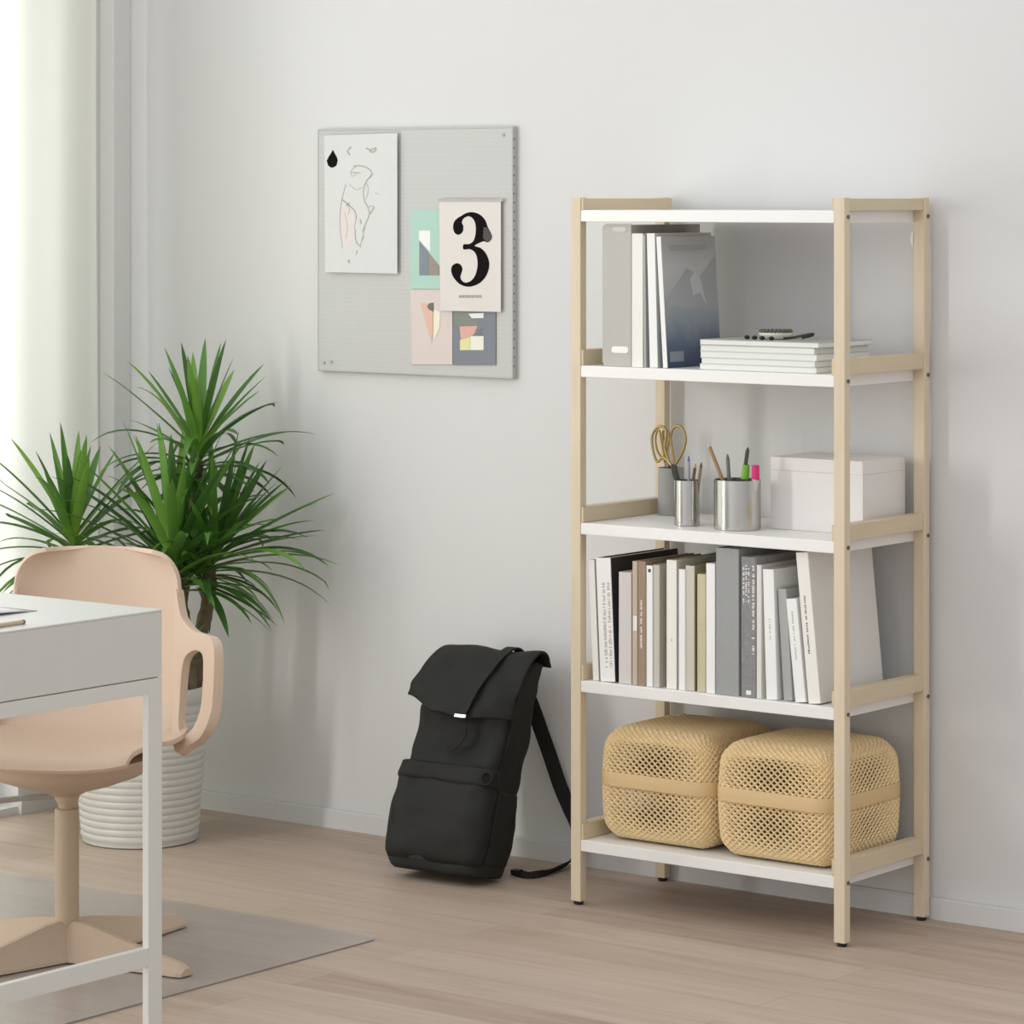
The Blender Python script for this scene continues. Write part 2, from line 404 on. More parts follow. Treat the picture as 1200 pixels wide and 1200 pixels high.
put_book(747.3, 757, 747.3, 657.5, .004, .21, Br, Br, 'brown book with white lettering down its spine', letter=[(LetW, .25, .62, .28, .70, 1, .85)])
put_book(757.4, 765, 757.4, 662.5, .004, .2, Wt, Bg, 'white spined book with small black mark near the top', band=(LetD, .3, .72, .945, .972))
put_book(765.4, 773, 765.4, 662, .006, .2, Bg, Bg, 'beige grey book just right of the black marked white book')
put_book(781, 793, 781, 656, .004, .2, Wt2, Gr, 'thick white book standing alone after a dark gap', letter=[(Let, .4, .6, .36, .4, 1, .8)])
put_book(795.2, 803, 795.2, 667, .004, .2, Wt, Wt, 'slim white book beside the greige book')
put_book(803.3, 814, 803.3, 662.5, .007, .2, Gr, Ol, 'greige book with olive cover in the middle of the row')
put_book(817, 827, 817, 672.5, .006, .18, Tn, Tn, 'short tan book left of a tall white one', letter=[(Br, .4, .62, .55, .62, 1, .7)])
put_book(827.4, 838, 827.4, 660, .004, .21, Wt, Wt, 'white book directly left of the grey linen binder')
put_book(839, 866, 839, 641.5, .003, .24, Ln, Ln, 'widest book, tall grey linen bound volume reaching the shelf above')
put_book(868.5, 886, 868, 652, .004, .26, Sp, Gy, 'speckled dark grey book with white lettering right of linen volume', letter=[(LetW, .08, .6, .66, .94, 3, .6), (LetW, .7, .95, .3, .94, 1, .65)], band=(LetW, .35, .68, .02, .05))
put_book(886.5, 892.5, 886.5, 662, .004, .2, OffW, OffW, 'thin off white book against the speckled grey book')
put_book(898, 911, 893.8, 667, .004, .2, Wt, Wt, 'white book tilted slightly left beside thin off white book', letter=[(Let, .4, .62, .45, .62, 1, .8)])
put_book(918.5, 929.0, 911.0, 690, .012, .18, Gy, Gy, 'short plain grey book set back between two white books')
put_book(932.0, 944.5, 921.0, 702, .004, .14, Wt, Wt, 'shortest leaning white book with faint grey lettering', letter=[(Let, .35, .6, .4, .88, 1, .75)])
put_book(947.5, 962, 932.5, 647.5, .006, .25, Wt2, OffW, 'tall white book leaning left at the right end of the row', letter=[(LetD, .3, .52, .32, .72, 1, .75)])

# ------------------------------------------------------------------ top bay: magazine file and magazines
Z2 = LEVELS[1]+.0004
a = aty(706, 430, .002); b_ = aty(739.5, 430, .002)
fw_, fh_, fd_ = b_.x-a.x, 1.483-Z2, .262
t = thing('magazine_file', 'grey magazine file with white label slot at left of the top bay', 'magazine file', (a.x, .002, Z2))
Mf = paint('file_grey_card', (190,187,180), .7)
bm = bmesh.new(); pts = []
r = .012
for cx, cz, a0 in ((fw_-r*.3, .004, None), ):
    pass
outl = [(0, .0), (fw_, 0), (fw_, fh_), ]
arc = [(r-r*math.sin(k/6*PI/2), fh_-r+r*math.cos(k/6*PI/2)) for k in range(7)]
arcb = [(r-r*math.cos(k/6*PI/2), r-r*math.sin(k/6*PI/2)) for k in range(7)]
outl = [(fw_, 0), (fw_, fh_)] + arc + arcb
prism(bm, [(x, 0, z) for x, z in outl], (0, .002, 0))
obj('front_panel', bm, Mf, t, True)
bm = bmesh.new(); box(bm, (0, .002, .012), (.002, fd_, fh_-.012)); box(bm, (fw_-.002, .002, 0), (fw_, fd_, fh_-.002)); box(bm, (.002, fd_-.002, 0), (fw_-.002, fd_, fh_-.004)); box(bm, (.002, .002, 0), (fw_-.002, fd_-.002, .002))
obj('body', bm, Mf, t, True)
def pill(bm, cx, cz, w, h, y0, y1, n=8):
    r = h/2; pts = []
    for k in range(n+1): pts.append((cx+w/2-r+r*math.sin(k/n*PI), cz+r*math.cos(k/n*PI)))
    for k in range(n+1): pts.append((cx-w/2+r-r*math.sin(k/n*PI), cz-r*math.cos(k/n*PI)))
    prism(bm, [(x, y0, z) for x, z in pts], (0, y1-y0, 0)); return bm
o = obj('finger_slot', pill(bmesh.new(), fw_*.62, .036, .045, .014, -.0012, .0001), M_white, t, True); o['label'] = 'white oval finger slot'
o = obj('label_slot', pill(bmesh.new(), fw_*.6, fh_-.012, .036, .010, -.0012, .0001), paint('file_label', (206,205,202)), t, True); o['label'] = 'pale label slot at the top'
def put_mag(xl, xr, xt, vt, ys, d, spine, cover, label, **k):
    vb = 430+(xl-684)*.027
    a = aty(xl, vb, ys); b = aty(xr, vb, ys); tp = aty(xt, vt, ys)
    w = b.x-a.x; dx = tp.x-a.x; h = math.hypot(dx, tp.z-Z2); lean = math.atan2(dx, tp.z-Z2)
    if abs(lean) < .008: lean = 0
    return book((a.x, ys, Z2), w-.0005, d, h, lean, spine, cover, label, hard=False, **k)
G = 'magazines standing beside the grey file'
put_mag(740.3, 753.5, 740.3, 273.5, .003, .22, Wt2, Wt2, 'thickest warm white magazine standing against the grey file', cat='magazine', name='magazine')
put_mag(754.6, 757.4, 753.4, 275.5, .003, .21, Gy, Gy, 'thin grey magazine between two white magazines', cat='magazine', name='magazine')
put_mag(761.5, 771.0, 757.8, 273.5, .003, .215, Wt, OffW, 'white magazine leaning left, second white one from the grey file', cat='magazine', name='magazine')
cat = put_mag(777.0, 782.5, 769.0, 277.5, .003, .205, Wt, print_material('mountain_print'), 'blue grey catalogue with mountain picture cover leaning left', cat='magazine', name='catalogue')
cw = aty(782.5, 430, .003).x - aty(777, 430, .003).x - .0005; chh = 1.46-Z2
def cov(pts, e=.0003): return [(cw+e, y, z) for y, z in pts]
Pmt = paint('print_dark_hill', (178,181,183), .45); Pml = paint('print_snow', (206,209,210), .45); Pl = paint('print_label', (150,156,166), .45)
o = obj('cover_picture', prism(bmesh.new(), cov([(.002,.135),(.2,.12),(.203,.24),(.17,.215),(.135,.19),(.11,.205),(.09,.212),(.07,.195),(.04,.17)]), (.0002,0,0)), Pmt, cat, True); o['label'] = 'grey mountain printed on the cover'
o = obj('cover_highlight', prism(bmesh.new(), cov([(.11,.152),(.135,.158),(.16,.13),(.14,.19),(.12,.205),(.1,.188)], .0006), (.0002,0,0)), Pml, cat, True); o['label'] = 'pale snowy slope'
o = obj('cover_label', prism(bmesh.new(), cov([(.01,.012),(.062,.012),(.062,.034),(.01,.034)], .0006), (.0002,0,0)), Pl, cat, True); o['label'] = 'small pale label at the lower corner'
bm = bmesh.new(); rnd = random.Random(4); yy = .03
while yy < .17:
    s = rnd.uniform(.008, .016); box(bm, (cw+.0003, yy, .25), (cw+.0006, yy+s*.7, .262)); yy += s
o = obj('cover_title', bm, paint('print_title', (178,178,177), .45), cat, True); o['label'] = 'faint grey title'

# lying magazines
a = aty(818.5, 430, 0); zz = Z2
mags = [(0, 0, .0125, .292), (.003, .002, .0125, .286), (.001, .001, .0135, .291), (-.001, .004, .0130, .287), (.000, .001, .0115, .296)]
Cvr = paint('magazine_cover_pale', (224,227,223)); Edge = mat('magazine_edges', (234,236,229), .85, noise_amt=.06, noise_scale=200, stretch=(.02,.02,5))
Cvg = paint('magazine_cover_grey', (188,188,184))
names = ['lowest white magazine of the lying stack, flat on the shelf', 'second lowest white magazine of the lying stack', 'middle white magazine of the lying stack', 'second highest white magazine of the lying stack', 'topmost white magazine of the lying stack, under the small trinkets']
for k, (dx, dy, th, w) in enumerate(mags):
    t = thing('magazine', names[k], 'magazine', (a.x+dx, .004+dy, zz), (0, 0, [.004,-.006,.003,-.004,.005][k]), 'magazines lying in a stack')
    bm = bmesh.new(); box(bm, (0, 0, 0), (w, .212, .0009)); box(bm, (0, 0, th-.0009), (w, .212, th)); obj('cover', bm, Cvg if k == 4 else Cvr, t, True)
    obj('pages', B((.0006, .0006, .00095), (w-.0006, .2115, th-.00095), .001), Edge, t, True)
    zz += th+.0003
ZT = zz
# trinkets on the stack
c = aty(909, 388, .095); c.z = ZT
bm = lathe(bmesh.new(), [(0, 0), (.024, 0), (.032, .004), (.035, .010), (.036, .014), (.0335, .0145), (.028, .013), (0, .0125)], (0,0,0), 36)
t = thing('trinket_dish', 'small cream round tin with dark beaded rim on top of the magazines', 'dish', c)
obj('bowl', bm, paint('cream_glaze', (226,222,204), .5), t, True, smooth=True)
bm = bmesh.new()
for k in range(24):
    q = 2*PI*k/24; s = bmesh.ops.create_icosphere(bm, subdivisions=1, radius=.0042)
    bmesh.ops.translate(bm, verts=s['verts'], vec=(.0325*math.cos(q), .0325*math.sin(q), .0175))
o = obj('beaded_rim', bm, paint('dark_beads', (98,95,88), .5), t, True, smooth=True); o['label'] = 'dark beaded rim'
for k, u in enumerate((875.5, 884.2, 893.2, 904)):
    c = aty(u, 388, .062-.006*k); c.z = ZT
    bm = bmesh.new(); bmesh.ops.create_uvsphere(bm, u_segments=16, v_segments=10, radius=.0055)
    bmesh.ops.scale(bm, vec=(1.15, 1, .8), verts=bm.verts[:]); bmesh.ops.translate(bm, verts=bm.verts[:], vec=(0, 0, .004))
    o = obj('bead', bm, M_foot, smooth=True); o.location = c
    tag(o, ['leftmost of the four small black beads on the magazine stack', 'second from left of the small black beads on the magazines', 'third from left of the small black beads, the widest looking', 'rightmost small black bead, nearest under the cream tin'][k], 'bead', 'black beads on the magazines')
c0 = aty(918, 388, .05); c0.z = ZT+.0036; c1 = aty(952, 385.5, .06); c1.z = ZT+.005
bm = bmesh.new(); d = c1-c0; side = Vector((-d.y, d.x, 0)).normalized()
tube(bm, spline([c0+Vector((0,0,.0008)), c0+d*.35+side*.006+Vector((0,0,.003)), c0+d*.7-side*.002+Vector((0,0,.007)), c1+Vector((0,0,.010)), c1-d*.15+side*.02+Vector((0,0,.006)), c0+d*.5+side*.022+Vector((0,0,.001))], 8), .0027, 8)
o = obj('cord', bm, paint('black_cord', (48,48,42), .7), smooth=True); tag(o, 'short black coiled cord on the magazine stack right of the tin', 'cord')

# ------------------------------------------------------------------ middle bay: cups, box
Z3 = LEVELS[2]+.0004
def cup(label, u, v, rad, h, m, name='pencil_cup', group=None):
    p = atz(u, v, Z3); d = Vector((-FW.x, -FW.y, 0))*-1
    c = Vector((p.x, p.y, 0)) + Vector((FW.x, FW.y, 0))*rad; c.z = Z3
    t = thing(name, label, 'cup', c, group=group)
    w = .0018
    bm = lathe(bmesh.new(), [(0, 0), (rad-.001, 0), (rad, .001), (rad, h-.0006), (rad-w*.5, h), (rad-w, h-.0006), (rad-w, .003), (0, .0029)], (0,0,0), 56)
    o = obj('body', bm, m, t, True); autosmooth(o, 35); return c
c1 = cup('narrow brushed steel cup holding scissors and short pencils', 806, 617, .0278, .098, M_steel)
c2 = cup('wide brushed steel cup with coloured pens', 866, 622.5, .0502, .106, M_steel)
c3 = cup('plain grey ceramic cup behind the narrow steel cup', 787, 604.5, .029, .105, M_concrete)
def stick(label, cat, name, base, top, r, m, tipm=None, tip=.0, captop=True, mcap=None, n=8, group=None):
    base, top = Vector(base), Vector(top); t = thing(name, label, cat, base, group=group)
    d = (top-base); L_ = d.length; d.normalize()
    obj('barrel', tube(bmesh.new(), [base, base+d*(L_-tip)], r, n), m, t)
    if tip: obj('tip', tube(bmesh.new(), [base+d*(L_-tip+.0001), top-d*.001, top], [r*.98, r*.35, r*.1] if mcap is None else [r*1.04, r*1.04, r*.95], n), tipm, t)
    return t
Z_in = Z3+.0036
def inner(c, dx, dy): return (c.x+dx, c.y+dy, Z_in)
def top_at(u, v, c, off=0): return aty(u, v, c.y+off)
stick('pen with violet grey tip in the narrow steel cup', 'pen', 'pen', inner(c1, .004, .002), top_at(807, 534, c1, .002), .0032, paint('pen_grey', (170,168,176)), paint('pen_violet', (110,100,140)), .012)
stick('left of two short dark pencils in the narrow steel cup', 'pencil', 'pencil', inner(c1, .006, -.008), top_at(815, 543, c1, -.004), .0034, paint('pencil_dark', (104,86,72)), paint('pencil_wood', (190,160,120)), .010, group='short pencils in the narrow steel cup')
stick('right of two short pencils in the narrow steel cup', 'pencil', 'pencil', inner(c1, .014, .004), top_at(822, 542, c1, .004), .0034, paint('pencil_tan', (150,128,104)), paint('pencil_tip', (90,76,64)), .010, group='short pencils in the narrow steel cup')
stick('natural wood pencil leaning left out of the wide steel cup', 'pencil', 'pencil', inner(c2, .01, .0), top_at(829.5, 519, c2, .0), .0042, paint('pencil_cedar', (172,132,98)), paint('pencil_lead', (214,196,170)), .010)
stick('slim grey pen upright in the wide steel cup', 'pen', 'pen', inner(c2, -.022, .012), top_at(852.5, 532, c2, .012), .0042, paint('pen_green_grey', (120,124,114)), paint('pen_green_tip', (100,104,94)), .012)
t = stick('dark green marker with bright green collar in the wide cup', 'marker', 'marker', inner(c2, .006, -.010), top_at(876.5, 524, c2, -.012), .0044, paint('marker_dark', (70,76,62)), paint('marker_dark', (70,76,62)), .008)
e = top_at(874, 549, c2, -.012); d = (top_at(876.5, 524, c2, -.012)-e).normalized()
bm = tube(bmesh.new(), [e-d*.022, e+d*.008], [.0088, .0075], 14); o = obj('collar', bm, paint('marker_green', (120,178,50), .5), t); o['label'] = 'bright green collar'
e = top_at(885.5, 545, c2, -.004)
t = thing('highlighter', 'short pink capped highlighter at the right of the wide steel cup', 'marker', inner(c2, .024, -.004))
bm = tube(bmesh.new(), [Vector(inner(c2, .024, -.004)), Vector((e.x, e.y, e.z-.03))], .0076, 14); obj('barrel', bm, paint('highlighter_body', (210,206,204)), t)
o = obj('cap', tube(bmesh.new(), [(e.x, e.y, e.z-.0299), (e.x, e.y, e.z-.001), (e.x, e.y, e.z)], [.0084, .0084, .0074], 16), paint('hot_pink', (222,44,124), .45), t); o['label'] = 'hot pink cap'
# scissors
t = thing('scissors', 'gold handled scissors standing in the narrow steel cup', 'scissors', inner(c1, -.012, .008))
pv = aty(789.5, 546, c1.y+.004)
o = obj('blade', tube(bmesh.new(), [Vector(inner(c1, .004, .006)), pv+Vector((.004,0,-.012)), pv], [.002, .0062, .0056], 6), paint('blade_dark', (58,56,52), .4), t); o['label'] = 'dark steel blade'
o = obj('blade', tube(bmesh.new(), [Vector(inner(c1, -.004, .011)), pv+Vector((-.001,.003,-.012)), pv+Vector((0,.004,0))], [.002, .0062, .0056], 6), paint('blade_dark', (58,56,52), .4), t); o['label'] = 'dark steel blade'
def loop(px, y, r): 
    P = [aty(u, v, y) for u, v in px]; P = P+[P[0]]; return tube(bmesh.new(), spline(P, 6), r, 8)
obj('handle', loop([(787,546),(778,536),(770.5,541),(766,531),(764,513),(769,502),(777,500),(781,508),(779,525),(783,538)], c1.y+.004, .0030), M_gold, t, smooth=True)
obj('handle', loop([(791,545),(796,537),(801,527),(803.5,515),(801,504),(795,499),(789,502),(786,512),(787,524),(789,536)], c1.y+.012, .0030), M_gold, t, smooth=True)
# second pair of finger bows, of the scissors standing in the ceramic cup
t = thing('scissors', 'brass scissors standing in the grey ceramic cup behind', 'scissors', (c3.x, c3.y, Z_in))
pv = Vector((c3.x, c3.y, Z3+.112))
for s in (-1, 1):
    o = obj('blade', tube(bmesh.new(), [(c3.x+s*.003, c3.y+s*.002, Z_in), pv+Vector((0, s*.002, 0))], [.002, .005], 6), paint('blade_dark', (58,56,52), .4), t)
    obj('handle', loop([(781+s*1.5,541),(776+s*5,530),(776+s*8,516),(776+s*6,505),(775+s*2,506),(777+s*1.5,520)], c3.y+s*.004, .0026), M_gold, t, smooth=True)
# white box
y0 = .135; fl = aty(903, 615, y0); fr = aty(1011, 627, y0); tp = aty(1011, 541, y0)
w, h, dd = fr.x-fl.x, tp.z-Z3, .172
t = thing('storage_box', 'white lidded cardboard box on the middle shelf right of the cups', 'box', (fl.x, y0, Z3))
Mb = paint('white_card', (232,228,224), .6)
obj('body', B((.0001, .0001, 0), (w-.0001, dd-.0001, h-.0284), .0006), Mb, t, True)
obj('lid', B((0, 0, h-.0283), (w, dd, h), .0012), Mb, t, True)

# ------------------------------------------------------------------ woven baskets
def basket_bm(W=.292, D=.298, H=.236):
    n = 18; nz = 17; bm = bmesh.new(); bmesh.ops.create_cube(bm, size=2.0)
    # grid each face
    bm.free(); bm = bmesh.new(); vm = {}
    def vert(ix, iy, iz):
        k = (ix, iy, iz)
        if k not in vm:
            p = Vector((ix/n*2-1, iy/n*2-1, iz/nz*2-1))
            half = Vector((W/2, D/2, H/2)); R_ = .042
            q = Vector((p.x*half.x, p.y*half.y, p.z*half.z))
            inn = half - Vector((R_, R_, R_*1.0))
            cl = Vector((max(-inn.x, min(inn.x, q.x)), max(-inn.y, min(inn.y, q.y)), max(-inn.z, min(inn.z, q.z))))
            dlt = q-cl
            if dlt.length > 1e-7: q = cl + dlt.normalized()*(R_ if abs(p.z) < .999 and max(abs(p.x), abs(p.y)) > .999 or abs(p.z) > .999 else R_)
            bul = 1 - .05*(p.z*p.z)                      # belly
            q.x *= bul; q.y *= bul
            if p.z > 0: q.z += .006*(1-p.x*p.x)*(1-p.y*p.y)
            q.z += H/2
            q.z = max(q.z, .0035)
            vm[k] = bm.verts.new(q)
        return vm[k]
    def quad(*ks): bm.faces.new([vert(*k) for k in ks])
    for i in range(n):
        for j in range(n):
            quad((i,j,0),(i,j+1,0),(i+1,j+1,0),(i+1,j,0)); quad((i,j,nz),(i+1,j,nz),(i+1,j+1,nz),(i,j+1,nz))
        for k in range(nz):
            quad((i,0,k),(i+1,0,k),(i+1,0,k+1),(i,0,k+1)); quad((i,n,k),(i,n,k+1),(i+1,n,k+1),(i+1,n,k))
            quad((0,i,k),(0,i,k+1),(0,i+1,k+1),(0,i+1,k)); quad((n,i,k),(n,i+1,k),(n,i+1,k+1),(n,i,k+1))
    return bm
def lattice_parts(src, zs, W=.292, D=.298, H=.236):
    """diagonal strand lattice: one lozenge per edge of the source grid"""
    lo, hi = bmesh.new(), bmesh.new(); maps = ({}, {})
    src.faces.ensure_lookup_table(); cen = {f: f.calc_center_median() for f in src.faces}
    for e in src.edges:
        if len(e.link_faces) != 2: continue
        f, g = e.link_faces; mid = (e.verts[0].co+e.verts[1].co)/2
        s = 1 if mid.z > zs else 0; bm = (lo, hi)[s]; mp = maps[s]; vs = []
        for key, co in ((e.verts[0], e.verts[0].co), (f, cen[f]), (e.verts[1], e.verts[1].co), (g, cen[g])):
            if key not in mp: mp[key] = bm.verts.new(co)
            vs.append(mp[key])
        bm.faces.new(vs)
    return lo, hi
def strands(o, W=.292, D=.298, H=.236, zs=.135):
    vg = o.vertex_groups.new(name='strand_width')
    for v in o.data.vertices:
        x, y, z = v.co
        ax, ay = abs(x)/(W/2), abs(y)/(D/2)
        if ax > .86 or ay > .86:                          # on a side wall
            u = min(ax, ay) if max(ax, ay) > .9 else .8
            zc = .075 if z < zs else .178
            r_ = math.hypot(u*1.15, (z-zc)/.085)
        else: r_ = .9
        vg.add([v.index], max(.50, min(1, .38+.60*r_)), 'REPLACE')
    md = o.modifiers.new('strands', 'WIREFRAME'); md.thickness = .0112; md.use_even_offset = False
    md.vertex_group = 'strand_width'; md.thickness_vertex_group = .0; md.use_replace = True; md.use_boundary = True
def rim_bm(W, D, z0, z1, out):
    bm = bmesh.new(); pts = []; R_ = .05; hx, hy = W/2+out, D/2+out
    for cx, cy, a0 in ((hx-R_, hy-R_, 0), (-hx+R_, hy-R_, PI/2), (-hx+R_, -hy+R_, PI), (hx-R_, -hy+R_, 1.5*PI)):
        for k in range(9): pts.append((cx+R_*math.cos(a0+k/8*PI/2), cy+R_*math.sin(a0+k/8*PI/2)))
    n = len(pts); rings = []
    for s, z in ((1, z0), (1.004, z0+.004), (1.004, z1-.004), (1, z1), (.965, z1), (.965, z0)):
        rings.append([bm.verts.new((x*s, y*s, z)) for x, y in pts])
    for a, b in zip(rings, rings[1:]+[rings[0]]):
        for k in range(n): bm.faces.new((a[k], a[(k+1)%n], b[(k+1)%n], b[k]))
    return bm
ZB = LEVELS[4]+.0045; ZS = .122
src = basket_bm(); lo, hi = lattice_parts(src, ZS); src.free()
bk = thing('woven_basket', 'left woven bamboo basket with lid on the bottom shelf', 'basket', (.183, .166, ZB), group='lidded baskets on the bottom shelf')
p1 = obj('basket_body', lo, M_weave, bk, True); strands(p1)
p2 = obj('basket_lid', hi, M_weave, bk, True); strands(p2)
p3 = obj('rim_band', rim_bm(.292, .298, .117, .147, .0062), M_band, bk, True); autosmooth(p3, 40); p3['label'] = 'smooth flat bamboo band'
k2 = bk.copy(); COL.objects.link(k2); k2.location = (.492, .160, ZB); k2['label'] = 'right woven bamboo basket with lid, behind the front right leg'
for ch in (p1, p2, p3):
    q = ch.copy(); COL.objects.link(q); q.parent = k2

# ------------------------------------------------------------------ noticeboard and what hangs on it
YB = WALL-.016
nb = thing('noticeboard', 'square light grey perforated metal noticeboard on the wall', 'noticeboard', (-.74, YB, 1.411))
bx0, bx1, bz0, bz1 = -1.042, -.438, 1.115, 1.7065
bm = B((bx0+.004, YB, bz0+.004), (bx1-.004, YB+.002, bz1-.004)); Mperf = perforated_material(); obj('panel', bm, Mperf, nb)
bm = bmesh.new(); Mrim = paint('grey_steel_rim', (188,187,184), .5)
for lo_, hi_ in (((bx0, YB-.001, bz0), (bx0+.005, WALL-.0005, bz1)), ((bx1-.005, YB-.001, bz0), (bx1, WALL-.0005, bz1)), ((bx0+.005, YB-.001, bz0), (bx1-.005, WALL-.0005, bz0+.005)), ((bx0+.005, YB-.001, bz1-.005), (bx1-.005, WALL-.0005, bz1))):
    box(bm, lo_, hi_, .0012, 1)
obj('frame', bm, Mrim, nb)
for u, v in ((380, 425), (388.5, 424), (590, 158)):
    p = aty(u, v, YB); bm = tube(bmesh.new(), [(p.x, YB-.0025, p.z), (p.x, YB+.0002, p.z)], .0042, 14)
    o = obj('screw', bm, paint('board_screw', (176,175,172), .4), nb); o['label'] = 'small pale screw head'
for x in (bx0, bx1):
    bm = bmesh.new(); sx = -1 if x == bx0 else 1
    for k in range(26):
        z = bz0+.03+k*(bz1-bz0-.06)/25
        tube(bm, [(x+sx*.0004, YB+.004, z), (x-sx*.0008, YB+.004, z)], .0028, 8)
    o = obj('hole_row', bm, paint('rim_hole_dark', (120,119,116), .7), nb); o['label'] = 'row of small holes along the folded edge'

def on_board(px, y): return [aty(u, v, y) for u, v in px]
def sheet(name, label, cat, px, y, m, th=.0007):
    P = on_board(px, y); c = sum(P, Vector())/len(P)
    t = thing(name, label, cat, c); obj('sheet', prism(bmesh.new(), P, (0, th, 0)), m, t); return t
def cr(X, Y, s=5.714, ox=470, oy=230): return (ox+X/s, oy+Y/s)
def shape(t, name, pts, y, m, s=5.714, ox=470, oy=230, label=None):
    P = on_board([cr(X, Y, s, ox, oy) for X, Y in pts], y); o = obj(name, prism(bmesh.new(), P, (0, .0002, 0)), m, t)
    if label: o['label'] = label
    return o
def strip(bm, pts, y, w, s, ox, oy):
    P = spline(on_board([cr(X, Y, s, ox, oy) for X, Y in pts], y), 6); ribbon(bm, P, [(0,1,0)]*len(P), .0003, w)
    return bm
y1 = YB-.002
t = sheet('postcard', 'mint green postcard with white and grey shapes left of the number', 'postcard', [cr(62,92), cr(266,92), cr(266,620), cr(62,620)], y1, paint('card_mint', (180,212,198), .8))
shape(t, 'white_shape', [(120,230),(195,230),(195,372),(120,292)], y1-.0004, Wt)
shape(t, 'grey_triangle', [(122,298),(185,375),(185,530),(122,530)], y1-.0004, paint('print_slate', (128,138,146)))
shape(t, 'taupe_triangle', [(186,376),(258,468),(258,530),(186,530)], y1-.0004, paint('print_taupe', (150,142,130)))
t = sheet('postcard', 'pale pink postcard with peach wedge below the mint card', 'postcard', [cr(62,626), cr(343,626), cr(343,1126), cr(72,1126)], y1-.0009, paint('card_pink', (222,209,203), .8))
shape(t, 'peach_wedge', [(130,715),(214,720),(214,900),(204,985)], y1-.0019, paint('print_peach', (226,186,168)))
shape(t, 'dark_half_disc', [(216,712),(190,716),(174,736),(184,756),(216,774)], y1-.0023, paint('print_dark_sage', (104,108,100)))
shape(t, 'cream_shape', [(218,758),(262,776),(258,880),(218,968)], y1-.0019, paint('print_cream', (242,236,208)))
t = sheet('postcard', 'slate blue grey postcard with yellow and salmon shapes at lower right', 'postcard', [cr(347,770), cr(634,770), cr(634,1130), cr(347,1130)], y1-.0008, paint('card_slate', (132,136,144), .8))
shape(t, 'green_grey_shape', [(356,772),(440,772),(532,858),(390,868),(356,852)], y1-.0012, paint('print_sage', (132,138,126)))
shape(t, 'white_bar', [(450,786),(552,782),(552,815),(475,817)], y1-.0016, Wt)
shape(t, 'salmon_shape', [(392,872),(512,868),(486,925),(462,938),(400,962)], y1-.0012, paint('print_salmon', (226,172,160)))
shape(t, 'yellow_shape', [(394,964),(462,940),(462,1030),(394,1030)], y1-.0012, paint('print_yellow', (232,226,160)))
shape(t, 'pale_shape', [(464,936),(552,936),(552,1030),(464,1030)], y1-.0012, paint('print_ivory', (240,238,222)))
shape(t, 'dark_triangle', [(490,932),(542,876),(542,932)], y1-.0014, paint('print_grey', (116,122,130)))
# number print
y3 = YB-.0085
t = sheet('number_print', 'white print with a big black 3 overlapping the postcards', 'poster', [cr(255,30), cr(668,24), cr(668,775), cr(262,766)], y3, paint('print_paper', (226,220,214), .8))
three = [(405,130),(430,115),(465,106),(505,112),(540,132),(566,165),(580,205),(603,248),(609,275),(596,300),(575,309),(555,301),(525,312),(492,332),(530,345),(565,378),(587,428),(590,465),(582,505),(562,545),(525,582),(472,604),(425,602),(382,580),(347,537),(335,492),(345,462),(375,448),(400,460),(411,488),(402,520),(397,545),(412,570),(440,578),(475,560),(500,520),(512,460),(506,400),(485,367),(455,354),(418,356),(418,322),(455,320),(485,297),(500,240),(496,180),(476,145),(448,134),(418,150),(407,175),(417,203),(411,240),(385,258),(360,246),(348,212),(355,172),(378,146)]
o = shape(t, 'numeral', [(p.x, p.y) for p in spline([(a_, b_, 0) for a_, b_ in three+[three[0]]], 3)[:-1]], y3-.0004, M_black, label='big black numeral 3')
o = shape(t, 'numeral_patch', [(553,205),(578,212),(603,250),(608,275),(594,299),(576,306),(548,282)], y3-.0008, paint('charcoal_ink', (66,62,60)), label='charcoal patch on the numeral')
bm = bmesh.new(); rnd = random.Random(3); X = 388
while X < 535:
    s_ = rnd.uniform(6, 15); P = on_board([cr(X, 662), cr(X+s_*.7, 662), cr(X+s_*.7, 680), cr(X, 680)], y3-.0004); prism(bm, P, (0, .0002, 0)); X += s_
o = obj('caption', bm, paint('caption_grey', (158,154,150)), t); o['label'] = 'tiny grey caption line'
bm = B((aty(*cr(250,28), y3).x, y3-.002, aty(*cr(250,28), y3).z-.002), (aty(*cr(684,28), y3).x, y3+.003, aty(*cr(250,28), y3).z+.0035)); obj('hanging_bar', bm, paint('bar_grey', (186,182,178)), t)
